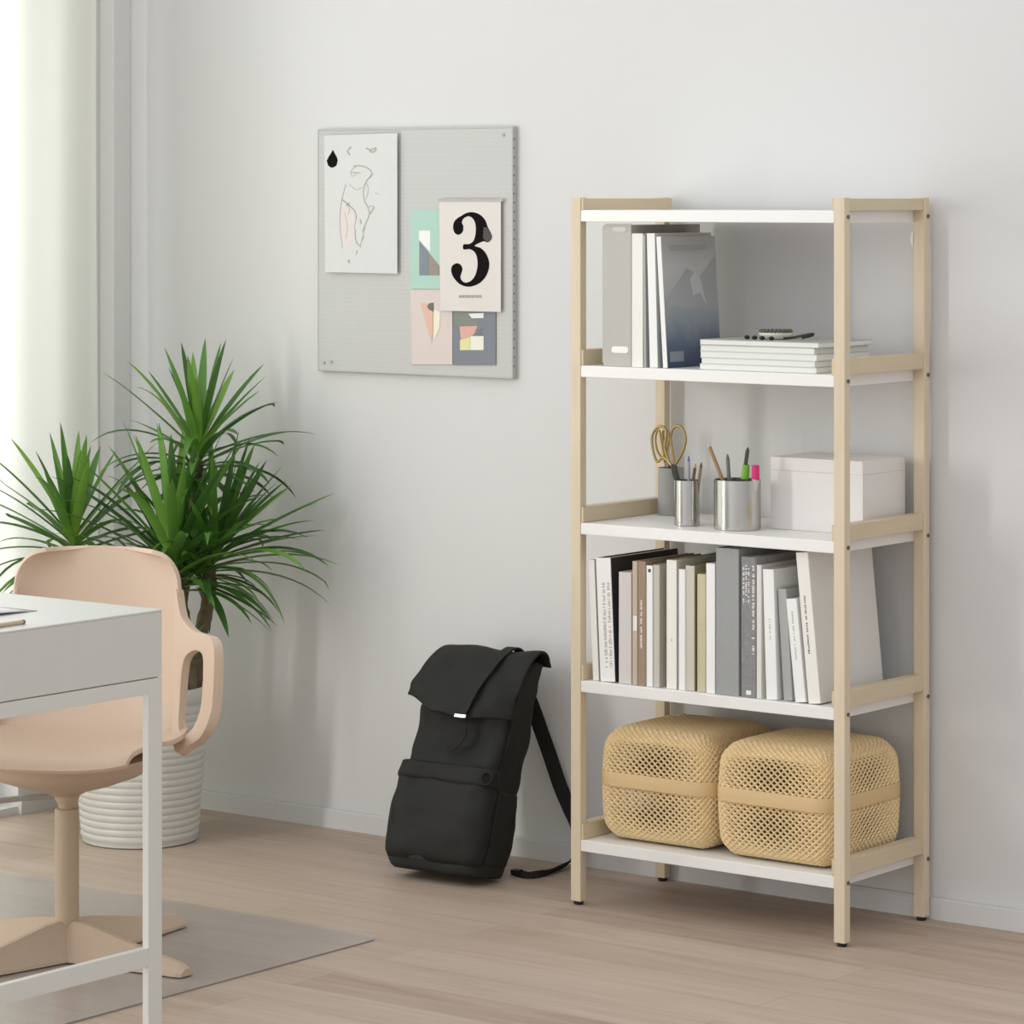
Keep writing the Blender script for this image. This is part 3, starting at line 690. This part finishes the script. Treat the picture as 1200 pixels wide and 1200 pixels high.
# playing-card style drawing
y4 = YB-.010; Q = (6.318, 370, 140)
t = sheet('drawing_print', 'large white print of a faint figure drawing with black drop mark', 'poster', [cr(62,118,*Q), cr(603,100,*Q), cr(603,1142,*Q), cr(68,1130,*Q)], y4, paint('drawing_paper', (219,219,217), .8))
obj('hanger', B((-.98, y4+.0009, 1.60), (-.86, YB-.0003, 1.63)), M_white, t)
shape(t, 'black_drop', [(127,224),(140,250),(156,278),(163,302),(154,340),(138,352),(120,358),(104,352),(91,340),(81,305),(96,275),(112,250)], y4-.0004, M_black, *Q, label='black drop shaped mark')
shape(t, 'pink_wash', [(195,640),(240,640),(290,700),(290,860),(240,960),(190,900),(182,760)], y4-.0003, paint('wash_pink', (224,215,212)), *Q, label='faint pink wash')
bm = bmesh.new()
for pts, w in (([(255,262),(235,235),(262,203)], .004), ([(372,212),(405,225),(445,212),(430,240),(395,235)], .004), ([(278,345),(335,343),(385,362),(414,395),(395,430),(370,465),(352,530),(360,600),(386,650),(396,700),(375,760),(345,830)], .0028),
               ([(190,590),(240,630),(290,680),(300,735)], .003), ([(222,480),(192,600),(180,700),(182,820),(198,950)], .0016), ([(432,648),(402,700)], .003), ([(328,740),(336,772)], .004), ([(290,828),(300,905),(332,942)], .003),
               ([(306,968),(300,1000)], .003), ([(240,1040),(252,1062)], .006), ([(262,392),(330,396)], .002), ([(360,860),(340,900)], .002), ([(225,640),(250,615)], .003), ([(395,440),(430,400)], .0015), ([(300,345),(262,380),(266,420),(300,400)], .0014), ([(250,480),(300,520),(345,500)], .0012), ([(215,690),(235,790),(225,880)], .0012), ([(300,735),(285,800),(300,830)], .0016),
               ([(386,650),(420,640),(432,660)], .0018), ([(440,540),(470,555)], .0012), ([(375,470),(390,520),(372,590)], .0012), ([(330,940),(345,870),(365,800)], .0014), ([(210,600),(250,655),(240,700)], .0014)):
    strip(bm, pts, y4-.0005, w, *Q)
o = obj('pencil_lines', bm, paint('drawing_lines', (178,172,166)), t); o['label'] = 'loose grey sketch lines'

# ------------------------------------------------------------------ planter and dracaena
PC = Vector((-1.274, -.048, 0)); PR, PB, PH = .168, .138, .372
t = thing('planter', 'white ribbed plant pot on the floor behind the chair', 'plant pot', PC)
prof = [(0, 0), (PB-.006, 0), (PB, .004)]
nr = 19
for k in range(nr*5+1):
    z = .012 + (PH-.055)*k/(nr*5); r_ = PB+(PR-PB)*(z/PH)
    prof.append((r_ + .0028*(abs(math.sin(PI*k/5))**.6) - .001, z))
prof += [(PR-.001, PH-.034), (PR+.003, PH-.030), (PR+.004, PH-.006), (PR+.001, PH), (PR-.008, PH), (PR-.011, PH-.01), (PR-.018, PH-.075), (0, PH-.075)]
o = obj('pot_body', lathe(bmesh.new(), prof, (0,0,0), 96), M_pot, t, True); autosmooth(o, 50)
dp = thing('dracaena', 'green spiky leaved dracaena with bare trunks in the white pot', 'plant', (PC.x, PC.y, PH-.07))
bm = lathe(bmesh.new(), [(0, .004), (PR-.06, .003), (PR-.024, -.001), (PR-.024, -.004), (0, -.004)], (PC.x, PC.y, PH-.068), 40)
obj('potting_soil', bm, M_soil, dp)
R3, F3 = Vector((RT.x, RT.y, 0)), Vector((FW.x, FW.y, 0)); ZS0 = PH-.066
LEAF = leaf_material()
def PP(s, f, z): return Vector((-1.255, -.035, 0)) + R3*s + F3*f + Vector((0, 0, z))
def crown(base, n, lmin, lmax, wid, up, spread, seed, axis=Vector((0,0,1)), rise=.16, name='foliage', curl=1.0):
    rnd = random.Random(seed); bm = bmesh.new(); lay = bm.verts.layers.float.new('leaf_tint')
    ax = axis.normalized(); e1 = ax.cross(Vector((.3,.9,.1))).normalized(); e2 = ax.cross(e1)
    for i in range(n):
        f = (i+.5)/n                                     # 0 young upright, 1 old drooping
        az = i*2.39996+rnd.uniform(-.3, .3); out = e1*math.cos(az)+e2*math.sin(az)
        pol = math.radians(6 + spread*(f**.8) + rnd.uniform(-9, 9))
        Ln_ = rnd.uniform(lmin, lmax)*(.82+.3*math.sin(PI*min(1, f*1.05)))
        d = (ax*math.cos(pol)+out*math.sin(pol)).normalized()
        p = base + ax*rise*(.55-f)*1.0 + out*.008
        droop = curl*(rnd.uniform(.05, .38) + .55*f*rnd.random()) * (1.4 if rnd.random() < .12 else 1)
        if f < .35: droop *= .35
        seg = 11; side0 = d.cross(Vector((0,0,1)))
        if side0.length < .1: side0 = out.cross(d)
        side0.normalize(); tw = rnd.uniform(-.5, .5); tint = rnd.uniform(.05, .75)*(1-.25*f)+.12*(1-f)
        prev = None; step = Ln_/seg
        for k in range(seg+1):
            q = k/seg
            wv = wid*rnd.uniform(.985, 1.015)*(.62+.38*math.sin(min(1, q*2.2)*PI/2))*(1-q**2.6)**.75 if q < 1 else .0004
            sd = (side0*math.cos(tw*q)+side0.cross(d)*math.sin(tw*q)).normalized(); nn = sd.cross(d).normalized()
            vv = [bm.verts.new(p-sd*wv/2+nn*wv*.16), bm.verts.new(p), bm.verts.new(p+sd*wv/2+nn*wv*.16)]
            for v in vv: v[lay] = min(1, max(0, tint + .5*max(0, .22-q)/.22 - .12*q))
            if prev:
                bm.faces.new((prev[0], prev[1], vv[1], vv[0])); bm.faces.new((prev[1], prev[2], vv[2], vv[1]))
            prev = vv; p = p + d*step
            d = (d + Vector((0,0,-1))*droop*(.35+1.5*q*q)*2.6/seg*(.35+math.sin(math.acos(max(-1, min(1, d.z)))))).normalized()
            side0 = (side0 - d*side0.dot(d)).normalized()
    # keep blades off the walls and curtain
    for v in bm.verts:
        if v.co.y > WALL-.02: v.co.y = WALL-.02-.3*(0)
        if v.co.x < -1.585: v.co.x = -1.585
    return bm
def trunk(pts, r0, r1, crowns):
    P = spline(pts, 6); n = len(P); bm = tube(bmesh.new(), P, [(r0+(r1-r0)*i/(n-1))*(1+.09*math.sin(i*2.3)) for i in range(n)], 12)
    tr = obj('trunk', bm, M_trunk, dp, smooth=True)
    for c in crowns: obj('foliage', c, LEAF, tr, smooth=True)
zt = lambda v, sc=497.: 1.543-(v-HOR)/sc
tA = PP(-.185, .02, zt(655)); tB = PP(.110, .07, zt(548)); tC = PP(.066, -.06, zt(672)); tD = PP(.142, .01, zt(672))
trunk([PP(-.055, .02, ZS0), PP(-.10, .02, .46), PP(-.165, .02, .60), tA], .019, .015, [crown(tA, 58, .20, .31, .0265, 1, 98, 11, Vector((-.05,0,1)), .12)])
trunk([PP(.03, .08, ZS0), PP(.06, .09, .50), PP(.095, .08, .75), tB], .017, .013, [crown(tB, 56, .18, .285, .0265, 1, 94, 23, Vector((.04,0,1)), .12)])
trunk([PP(.105, -.02, ZS0), PP(.090, -.04, .50), PP(.078, -.055, .58), tC], .018, .0165, [crown(tC, 70, .23, .345, .0285, 1, 80, 35, Vector((.03,-.05,1)), .13)])
trunk([PP(.10, .03, ZS0), PP(.118, .02, .47), PP(.142, .012, .58), tD], .0185, .0165, [crown(tD, 66, .20, .315, .0250, 1, 86, 47, RT*.55+Vector((0,0,1)), .13)])
tE = PP(.088, -.05, .445)
trunk([PP(.08, -.055, ZS0), PP(.085, -.052, .41), tE], .006, .005, [crown(tE, 14, .07, .12, .010, 1, 105, 59, Vector((0,0,1)), .05)])

# ------------------------------------------------------------------ chair
CC = atz(78.5, 1083, .062); CC.z = 0
bk_ang = math.atan2(FW.y, FW.x) - math.radians(11)         # direction from seat to backrest
t = thing('swivel_chair', 'beige pink plastic swivel chair with armrests tucked behind the white desk', 'chair', CC, (0, 0, bk_ang-PI/2))
def sstep(a, b, x): x = max(0, min(1, (x-a)/(b-a))); return x*x*(3-2*x)
# shell: local x right, y towards the backrest, z up
prof = spline([(0,-.215,.405),(0,-.19,.425),(0,-.12,.43),(0,0,.418),(0,.10,.42),(0,.165,.445),(0,.205,.50),(0,.228,.58),(0,.246,.68),(0,.262,.805)], 14)
bm = bmesh.new(); rows = []; NX = 28; NP = len(prof)
for i, p in enumerate(prof):
    s = i/(NP-1); z = p.z
    if p.y < .1 and s < .5:
        hw = .224-.030*max(0, (-.08-p.y)/.135)**2
    else: hw = .224 - .026*sstep(.425, .50, z) - .018*sstep(.58, .78, z)
    if z > .735: hw = (hw-.068) + .068*math.sqrt(max(0, 1-((z-.735)/.0702)**2))
    row = []
    for k in range(NX+1):
        q = (k/NX*2-1); x = hw*q; lift = .016*abs(q)**3*(1-sstep(.45, .62, s)) ; fwd = -.055*abs(q)**2.4*sstep(.4, .62, s)
        row.append(bm.verts.new((x, p.y+fwd, p.z+lift*(1 if s < .5 else .4))))
    rows.append(row)
for a, b in zip(rows, rows[1:]):
    for k in range(NX): bm.faces.new((a[k], a[k+1], b[k+1], b[k]))
o = obj('seat_shell', bm, M_chair, t, True, smooth=True)
md = o.modifiers.new('thickness', 'SOLIDIFY'); md.thickness = .010; md.offset = -1
md = o.modifiers.new('soft_edge', 'BEVEL'); md.width = .004; md.segments = 2; md.limit_method = 'ANGLE'
# arm loops: curved plate with a hole
for s in (1, -1):
    inner_p = [(.205,.560),(.211,.588),(.226,.602),(.244,.605),(.256,.594),(.261,.555),(.261,.51),(.257,.482),(.248,.456),(.236,.440),(.221,.434),(.209,.452),(.204,.50)]
    outer_p = [(.176,.718),(.194,.672),(.224,.646),(.252,.640),(.278,.634),(.292,.610),(.296,.555),(.295,.50),(.286,.463),(.268,.436),(.242,.418),(.208,.404),(.182,.50)]
    bm = bmesh.new(); sub = 4
    def closed(P):
        n = len(P); out = []
        for i in range(n):
            p0, p1, p2, p3 = (Vector((*P[(i+j-1) % n], 0)) for j in range(4))
            for k in range(sub):
                u = k/sub; out.append(.5*((2*p1)+(p2-p0)*u+(2*p0-5*p1+4*p2-p3)*u*u+(3*p1-p0-3*p2+p3)*u**3))
        return out
    def pos(q):
        x, z = q.x, q.y; y = .188 + .20*(z-.70) - .55*(x-.19) - .7*max(0, x-.268) - .30*max(0, .50-z)
        return (s*x, y, z)
    O, I = closed(outer_p), closed(inner_p); rings = []
    for f in (0, .33, .66, 1):
        rings.append([bm.verts.new(pos(a.lerp(b, f))) for a, b in zip(O, I)])
    n = len(O)
    for a, b in zip(rings, rings[1:]):
        for k in range(n): bm.faces.new((a[k], a[(k+1)%n], b[(k+1)%n], b[k]))
    o = obj('armrest', bm, M_chair, t, True, smooth=True)
    md = o.modifiers.new('thickness', 'SOLIDIFY'); md.thickness = .022; md.offset = 0
    md = o.modifiers.new('soft_edge', 'BEVEL'); md.width = .006; md.segments = 3; md.limit_method = 'ANGLE'
# seat pan
prof2 = [(0, .325), (.03, .327), (.05, .337), (.10, .350), (.155, .370), (.178, .390), (.182, .408), (0, .41)]
bm = lathe(bmesh.new(), prof2, (0, -.01, 0), 40); o = obj('seat_pan', bm, M_chair_base, t, True); autosmooth(o, 60)
bm = lathe(bmesh.new(), [(0, .295), (.0175, .295), (.0175, .306), (.020, .31), (.026, .322), (.03, .33), (0, .33)], (0,0,0), 28); o = obj('column_neck', bm, M_chair_metal, t, True); autosmooth(o)
bm = lathe(bmesh.new(), [(0, .055), (.0245, .055), (.0245, .296), (.022, .2985), (0, .2985)], (0,0,0), 32); o = obj('column', bm, M_chair_metal, t, True); autosmooth(o)
# lever to the left under the seat
lv = Vector((-.17, .02, .335))
bm = ribbon(bmesh.new(), [(-.02, .0, .3225), (-.08, -.01, .318), (-.17, -.02, .308)], (0, 1, 0), .022, .009); obj('tilt_lever', bm, M_lever, t, True)
# star base: four ridged legs
tip = atz(207, 1135, .015); a0 = math.atan2(tip.y-CC.y, tip.x-CC.x) - (bk_ang-PI/2); BL = .335
for k in range(4):
    a = a0+k*PI/2; d = Vector((math.cos(a), math.sin(a), 0)); n_ = Vector((-d.y, d.x, 0)); bm = bmesh.new()
    st = [(.0, .074, .075), (.06, .070, .066), (.20, .046, .044), (BL-.012, .027, .024), (BL, .018, .018)]
    rings = []
    for r_, h_, w_ in st:
        rings.append([bm.verts.new(d*r_+n_*x+Vector((0,0,z))) for x, z in ((-w_, .0045), (-w_*.96, .011), (-.006, h_), (.006, h_), (w_*.96, .011), (w_, .0045))])
    for A_, B_ in zip(rings, rings[1:]):
        for j in range(6): bm.faces.new((A_[j], A_[(j+1)%6], B_[(j+1)%6], B_[j]))
    bm.faces.new(rings[0]); bm.faces.new(rings[-1])
    obj('base_leg', bm, M_chair_base, t, True)

# ------------------------------------------------------------------ chair mat
mc = atz(448, 1098, .003); mx1, my1 = mc.x, mc.y; r = .03
pts = [(mx1-1.25, my1), (mx1-1.25, my1-1.05), (mx1, my1-1.05)] + [(mx1-r+r*math.cos(q/8*PI/2), my1-r+r*math.sin(q/8*PI/2)) for q in range(9)]
bm = prism(bmesh.new(), [(x, y, .0004) for x, y in pts], (0, 0, .0026))
o = mo = obj('chair_mat', bm, clear_material('clear_grey_plastic', (.99,.99,.99,1), .13, .22)); tag(o, 'translucent grey plastic floor mat under the swivel chair', 'mat')
obj('mat_edge', B((mx1+.0001, my1-1.04, .0004), (mx1+.0022, my1-.03, .0032)), paint('mat_edge_shade', (150,142,136), .4), mo)  # opaque grey strip paints in the dark refraction along the slab's edge

# ------------------------------------------------------------------ desk
DH = .785; dc = atz(190, 714, DH); dx1, dy1 = dc.x, dc.y; dx0, dy0 = dx1-1.50, dy1-.62
t = thing('desk', 'white desk with steel frame legs in the left foreground', 'desk', ((dx0+dx1)/2, (dy0+dy1)/2, 0))
obj('desktop', B((dx0, dy0, DH-.004), (dx1, dy1, DH), .0012), M_desk, t)
obj('apron', B((dx0+.0003, dy0+.0003, DH-.122), (dx1-.0003, dy1-.0003, DH-.0041), .0006), M_desk, t)
lw, ld = .015, .036
for x in (dx0, dx1):
    xa, xb = (x, x+lw) if x == dx0 else (x-lw, x)
    obj('frame_rail', B((xa, dy0+ld, DH-.152), (xb, dy1-ld, DH-.1245), .001), M_desk_frame, t)
    obj('foot_rail', B((xa, dy0+ld, .135), (xb, dy1-ld, .170), .001), M_desk_frame, t)
    for ya in (dy0, dy1-ld): obj('leg', B((xa, ya, 0.0), (xb, ya+ld, DH-.1245), .0012), M_desk_frame, t)
for ya in (dy0, dy1-lw): obj('cross_rail', B((dx0+lw+.0005, ya, DH-.150), (dx1-lw-.0005, ya+lw, DH-.1245), .001), M_desk_frame, t)
# on the desk
c = atz(14, 729, DH+.004); p2 = atz(-40, 735, DH+.004)
p1 = atz(28.5, 728.6, DH+.0042); p0 = atz(-60, 741.5, DH+.0042)
stick('natural wood pencil lying on the white desk', 'pencil', 'pencil', p0, p1, .0040, paint('pencil_natural', (196,176,146)), paint('pencil_dark_end', (128,116,102)), .006, mcap=1)
q1 = atz(32, 717.5, DH); t = thing('notebook', 'open white paper booklet lying on the desk at the left edge', 'notebook', (q1.x, q1.y, DH))
bm = bmesh.new(); rows = []
for i in range(13):
    u = i/12; y = -.20*u; z = .0025+.009*math.sin(PI*min(1, u*1.0))**1.0*(1-u*.2)
    rows.append([bm.verts.new((-.27*q, y+.02*q, z*(.35+.65*math.sin(PI*(.15+.85*q)/1.3)**2)+.0005)) for q in [k/10 for k in range(11)]])
for a_, b_2 in zip(rows, rows[1:]):
    for k in range(10): bm.faces.new((a_[k], a_[k+1], b_2[k+1], b_2[k]))
o = obj('pages', bm, paint('booklet_paper', (226,224,226), .7), t, True, smooth=True)
md = o.modifiers.new('thickness', 'SOLIDIFY'); md.thickness = .0012; md.offset = 1
obj('cover', B((-.275, -.205, .0003), (.003, .022, .0012)), paint('booklet_cover', (150,148,146), .6), t, True)

# ------------------------------------------------------------------ backpack (leans towards the wall)
BR_ = atz(595, 1033, 0); TL_ = math.radians(19); BW, BD = .262, .140
t = thing('backpack', 'black flap top backpack leaning by the wall left of the shelves', 'backpack', (BR_.x-BW/2, BR_.y, .002), (-TL_, 0, math.radians(3)))
# local: x right, y to the wall (front is -y), z up along the back panel
def nz3(p, s, a): return noise.noise(Vector(p)*s)*a
def bag_sag(c): return .42*min(0, c.y)*math.tan(TL_)*max(0, 1-c.z/.16)**1.3
def body_pt(h, q):
    """q in 0..1 round the section; superellipse"""
    D_ = BD*(1 - .10*sstep(.18, .34, h) - .62*sstep(.30, .50, h)); W_ = BW*(1-.05*sstep(.0, .4, h))*(1-.10*max(0, .03-h)/.03)
    D_ *= (1-.12*max(0, .03-h)/.03)
    a = 2*PI*q; c, s = math.cos(a), math.sin(a); e = .36
    x = W_/2*math.copysign(abs(c)**e, c); y = D_/2*math.copysign(abs(s)**e, s)
    if h > .30:
        tab = [(.30,.140),(.345,.139),(.40,.118),(.445,.090),(.485,.058),(.50,.03)]
        for (h0, d0), (h1, d1) in zip(tab, tab[1:]):
            if h0 <= h <= h1: D2 = d0+(d1-d0)*(h-h0)/(h1-h0)
        D_ = D_*(1-sstep(.30, .36, h)) + D2*sstep(.30, .36, h); y = D_/2*math.copysign(abs(s)**e, s)
    p = Vector((x, y-D_/2, h))
    front = max(0, -s)
    p.y -= .010*front*math.sin(PI*min(1, h/.22)) if h < .22 else 0
    p.y += .012*front*math.exp(-((h-.30)/.06)**2)*math.cos(x/BW*3)
    nv = Vector((nz3(p, 13, .007), nz3(p+Vector((9,3,1)), 15, .010) + nz3(p+Vector((1,5,1)), 34, .004), nz3(p+Vector((2,7,5)), 11, .004)))
    return p + nv*sstep(0, .03, h)
bm = bmesh.new(); NH, NQ = 46, 84; rows = []
for i in range(NH+1):
    h = .49*i/NH; rows.append([bm.verts.new(body_pt(h, k/NQ)) for k in range(NQ)])
for a_, b_2 in zip(rows, rows[1:]):
    for k in range(NQ): bm.faces.new((a_[k], a_[(k+1)%NQ], b_2[(k+1)%NQ], b_2[k]))
bm.faces.new(rows[0]); bm.faces.new(rows[-1])
for v in bm.verts: v.co.z = max(v.co.z, .0) + bag_sag(v.co)
obj('bag_body', bm, M_bp, t, True, smooth=True)
def patch(name, h0, h1, q0, q1, off, m, nu=30, nv=16, edge=.006, sag=0):
    bm = bmesh.new(); rows = []
    for i in range(nv+1):
        v = i/nv; row = []
        for k in range(nu+1):
            u = k/nu; q = q0+(q1-q0)*u; h = h0+(h1-h0)*v - sag*math.sin(PI*u)*v
            p = body_pt(h, q); dq = body_pt(h, q+.002)-body_pt(h, q-.002); dh = body_pt(h+.003, q)-body_pt(h-.003, q)
            n_ = dq.cross(dh).normalized(); bul = min(1, min(u, 1-u, v*.6, (1-v)*.9)*9)
            row.append(bm.verts.new(p+Vector((0,0,bag_sag(p)))+n_*(off*(.35+.65*math.sqrt(max(0, bul))) + nz3(p+Vector((4,1,8)), 28, .0028))))
        rows.append(row)
    for a_, b_2 in zip(rows, rows[1:]):
        for k in range(nu): bm.faces.new((a_[k], a_[k+1], b_2[k+1], b_2[k]))
    o = obj(name, bm, m, t, True, smooth=True); md = o.modifiers.new('thickness', 'SOLIDIFY'); md.thickness = .005; md.offset = -1
    return o
patch('front_pocket', .022, .205, .535, .962, .011, M_bp)
patch('pocket_flap', .178, .225, .532, .966, .016, M_bp, nv=8)
patch('side_pocket', .02, .185, .972, 1.16, .007, M_bp, nu=16)
patch('base_panel', .002, .030, .50, 1.20, .004, M_bp_base, nv=4, nu=50)
patch('seam_piping', .005, .40, .966, .974, .004, M_bp_dark, nu=4, nv=40)
# flap
fp = [(.004,.488),(-.012,.508),(-.04,.512),(-.075,.485),(-.105,.445),(-.135,.40),(-.150,.362),(-.156,.338)]
P = spline([(0, a_, b_2) for a_, b_2 in fp], 5); bm = bmesh.new(); rows = []; NXF = 40
for i, p in enumerate(P):
    s = i/(len(P)-1); hw = .143-.004*s; row = []
    for k in range(NXF+1):
        q = k/NXF*2-1; x = hw*q*(1 if q < 0 else .90)
        if q < -.55: x -= .020*sstep(.55, 1, -q)*sstep(.2, .8, s)
        z = p.z + (.035*sstep(.45, 1, -q)*sstep(.5, 1, s)) + .004*sstep(.6, 1, q)*sstep(.6, 1, s) - .010*math.exp(-(q-.15)**2*9)*s
        z += .006*math.exp(-((q-.12)/.12)**2)*math.sin(PI*min(1, s*4)) - .006*math.exp(-((q-.45)/.25)**2)*math.exp(-(s/.2)**2)
        y = p.y + (.030 if q < 0 else .045)*abs(q)**3*sstep(.3, 1, s) + nz3((x, s*.4, 3), 16, .007)
        row.append(bm.verts.new((x, y, z + nz3((x, s*.5, 8), 12, .006))))
    rows.append(row)
for a_, b_2 in zip(rows, rows[1:]):
    for k in range(NXF): bm.faces.new((a_[k], a_[k+1], b_2[k+1], b_2[k]))
for v in bm.verts: v.co.x += .006
o = obj('top_flap', bm, M_bp, t, True, smooth=True); md = o.modifiers.new('thickness', 'SOLIDIFY'); md.thickness = .006; md.offset = 0
md = o.modifiers.new('soft_edge', 'BEVEL'); md.width = .002; md.segments = 2; md.limit_method = 'ANGLE'
# strap over the flap with buckle
sp = [(.032+.0*i, 0, 0) for i in range(1)]
pts = []
for i, p in enumerate(P):
    s = i/(len(P)-1); pts.append((.062-.030*s, p.y-.007-.004*s, p.z+.006-.007*s))
o = obj('closing_strap', ribbon(bmesh.new(), pts, (1, 0, 0), .026, .004), M_bp, t, True)
e = Vector(pts[-1]); o = obj('buckle', B((e.x-.016, e.y-.004, e.z-.010), (e.x+.016, e.y+.003, e.z-.002), .0015), M_silver, t, True); o['label'] = 'silver hook buckle'
P3 = spline([(.030, -.150, .325), (.036, -.152, .305), (.034, -.150, .288), (.022, -.149, .270), (.002, -.148, .255)], 5)
obj('hanging_strap', ribbon(bmesh.new(), P3, (1, 0, 0), .016, .003), M_bp_dark, t, True)
bm = bmesh.new(); cx, cz = .126, .200
tube(bm, [(cx+.014*math.cos(k/16*2*PI), -.155, cz+.014*math.sin(k/16*2*PI)) for k in range(17)], .0035, 8); obj('side_ring', bm, M_bp_dark, t, True, smooth=True)
# grab loop
P4 = spline([(.02, .002, .46), (.022, .010, .495), (.05, .014, .506), (.078, .010, .495), (.08, .002, .46)], 5)
obj('grab_loop', ribbon(bmesh.new(), P4, (0, 1, 0), .02, .004), M_bp_dark, t, True)
# shoulder strap at the right side, in world coordinates
def wp(u, v, y): return aty(u, v, y)
P5 = spline([wp(612, 800, .255), wp(624, 828, .285), wp(634, 856, .305), wp(645, 887, .318), wp(656, 920, .322), wp(667, 946, .322), wp(676, 966, .315), wp(678, 984, .30)], 6)
obj('shoulder_strap', ribbon(bmesh.new(), P5, (RT.x, RT.y, .2), .033, .010), M_bp_dark, t)
P6 = spline([wp(678, 984, .298), wp(676, 997, .285)] + [atz(668, 1010, .014), atz(655, 1017, .009), atz(638, 1024, .007), atz(620, 1026, .006), atz(604, 1022, .008)], 6)
obj('strap_webbing', ribbon(bmesh.new(), P6, (.25, .8, .45), .020, .003), M_bp_dark, t)
e = atz(606, 1022, .009); o = obj('strap_buckle', B((e.x-.012, e.y-.010, .003), (e.x+.010, e.y+.010, .015), .002), M_foot, t)

# ------------------------------------------------------------------ light
sc = bpy.context.scene
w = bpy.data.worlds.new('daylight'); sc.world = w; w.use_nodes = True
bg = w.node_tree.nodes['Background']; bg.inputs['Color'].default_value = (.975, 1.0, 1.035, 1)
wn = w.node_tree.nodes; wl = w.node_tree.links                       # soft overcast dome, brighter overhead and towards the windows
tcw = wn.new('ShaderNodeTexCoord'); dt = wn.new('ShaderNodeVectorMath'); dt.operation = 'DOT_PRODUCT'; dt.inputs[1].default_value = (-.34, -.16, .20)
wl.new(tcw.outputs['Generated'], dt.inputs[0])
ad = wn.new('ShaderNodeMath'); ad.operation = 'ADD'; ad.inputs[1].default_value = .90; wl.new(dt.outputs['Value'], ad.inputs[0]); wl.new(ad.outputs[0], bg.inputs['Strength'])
def area(name, loc, target, sx, sy, power, col=(1,1,1)):
    l = bpy.data.lights.new(name, 'AREA'); l.shape = 'RECTANGLE'; l.size = sx; l.size_y = sy; l.energy = power; l.color = col
    o = bpy.data.objects.new(name, l); COL.objects.link(o); o.location = loc
    o.rotation_euler = (Vector(target)-Vector(loc)).to_track_quat('-Z', 'Y').to_euler(); return o
area('window_daylight', (LWALL-.02, -2.68, 1.27), (.4, -1.6, 1.15), .20, 2.1, 40, (.985, .985, .975))
area('window_daylight_near_plant', (LWALL-.3, -.95, 1.3), (0, -.95, 1.2), 1.9, 2.3, 23, (1, .995, .97))

# ------------------------------------------------------------------ camera and view
cam = bpy.data.cameras.new('camera'); co = bpy.data.objects.new('camera', cam); COL.objects.link(co)
co.location = CAM; co.rotation_euler = (PI/2, 0, YAW)
cam.sensor_width = 36; cam.sensor_fit = 'HORIZONTAL'; cam.lens = FOC/1200*36; cam.shift_y = -(600-HOR)/1200; cam.clip_start = .05
sc.camera = co
vs = sc.view_settings; vs.view_transform = 'Standard'; vs.look = 'None'; vs.exposure = 0; vs.gamma = 1; vs.use_curve_mapping = False
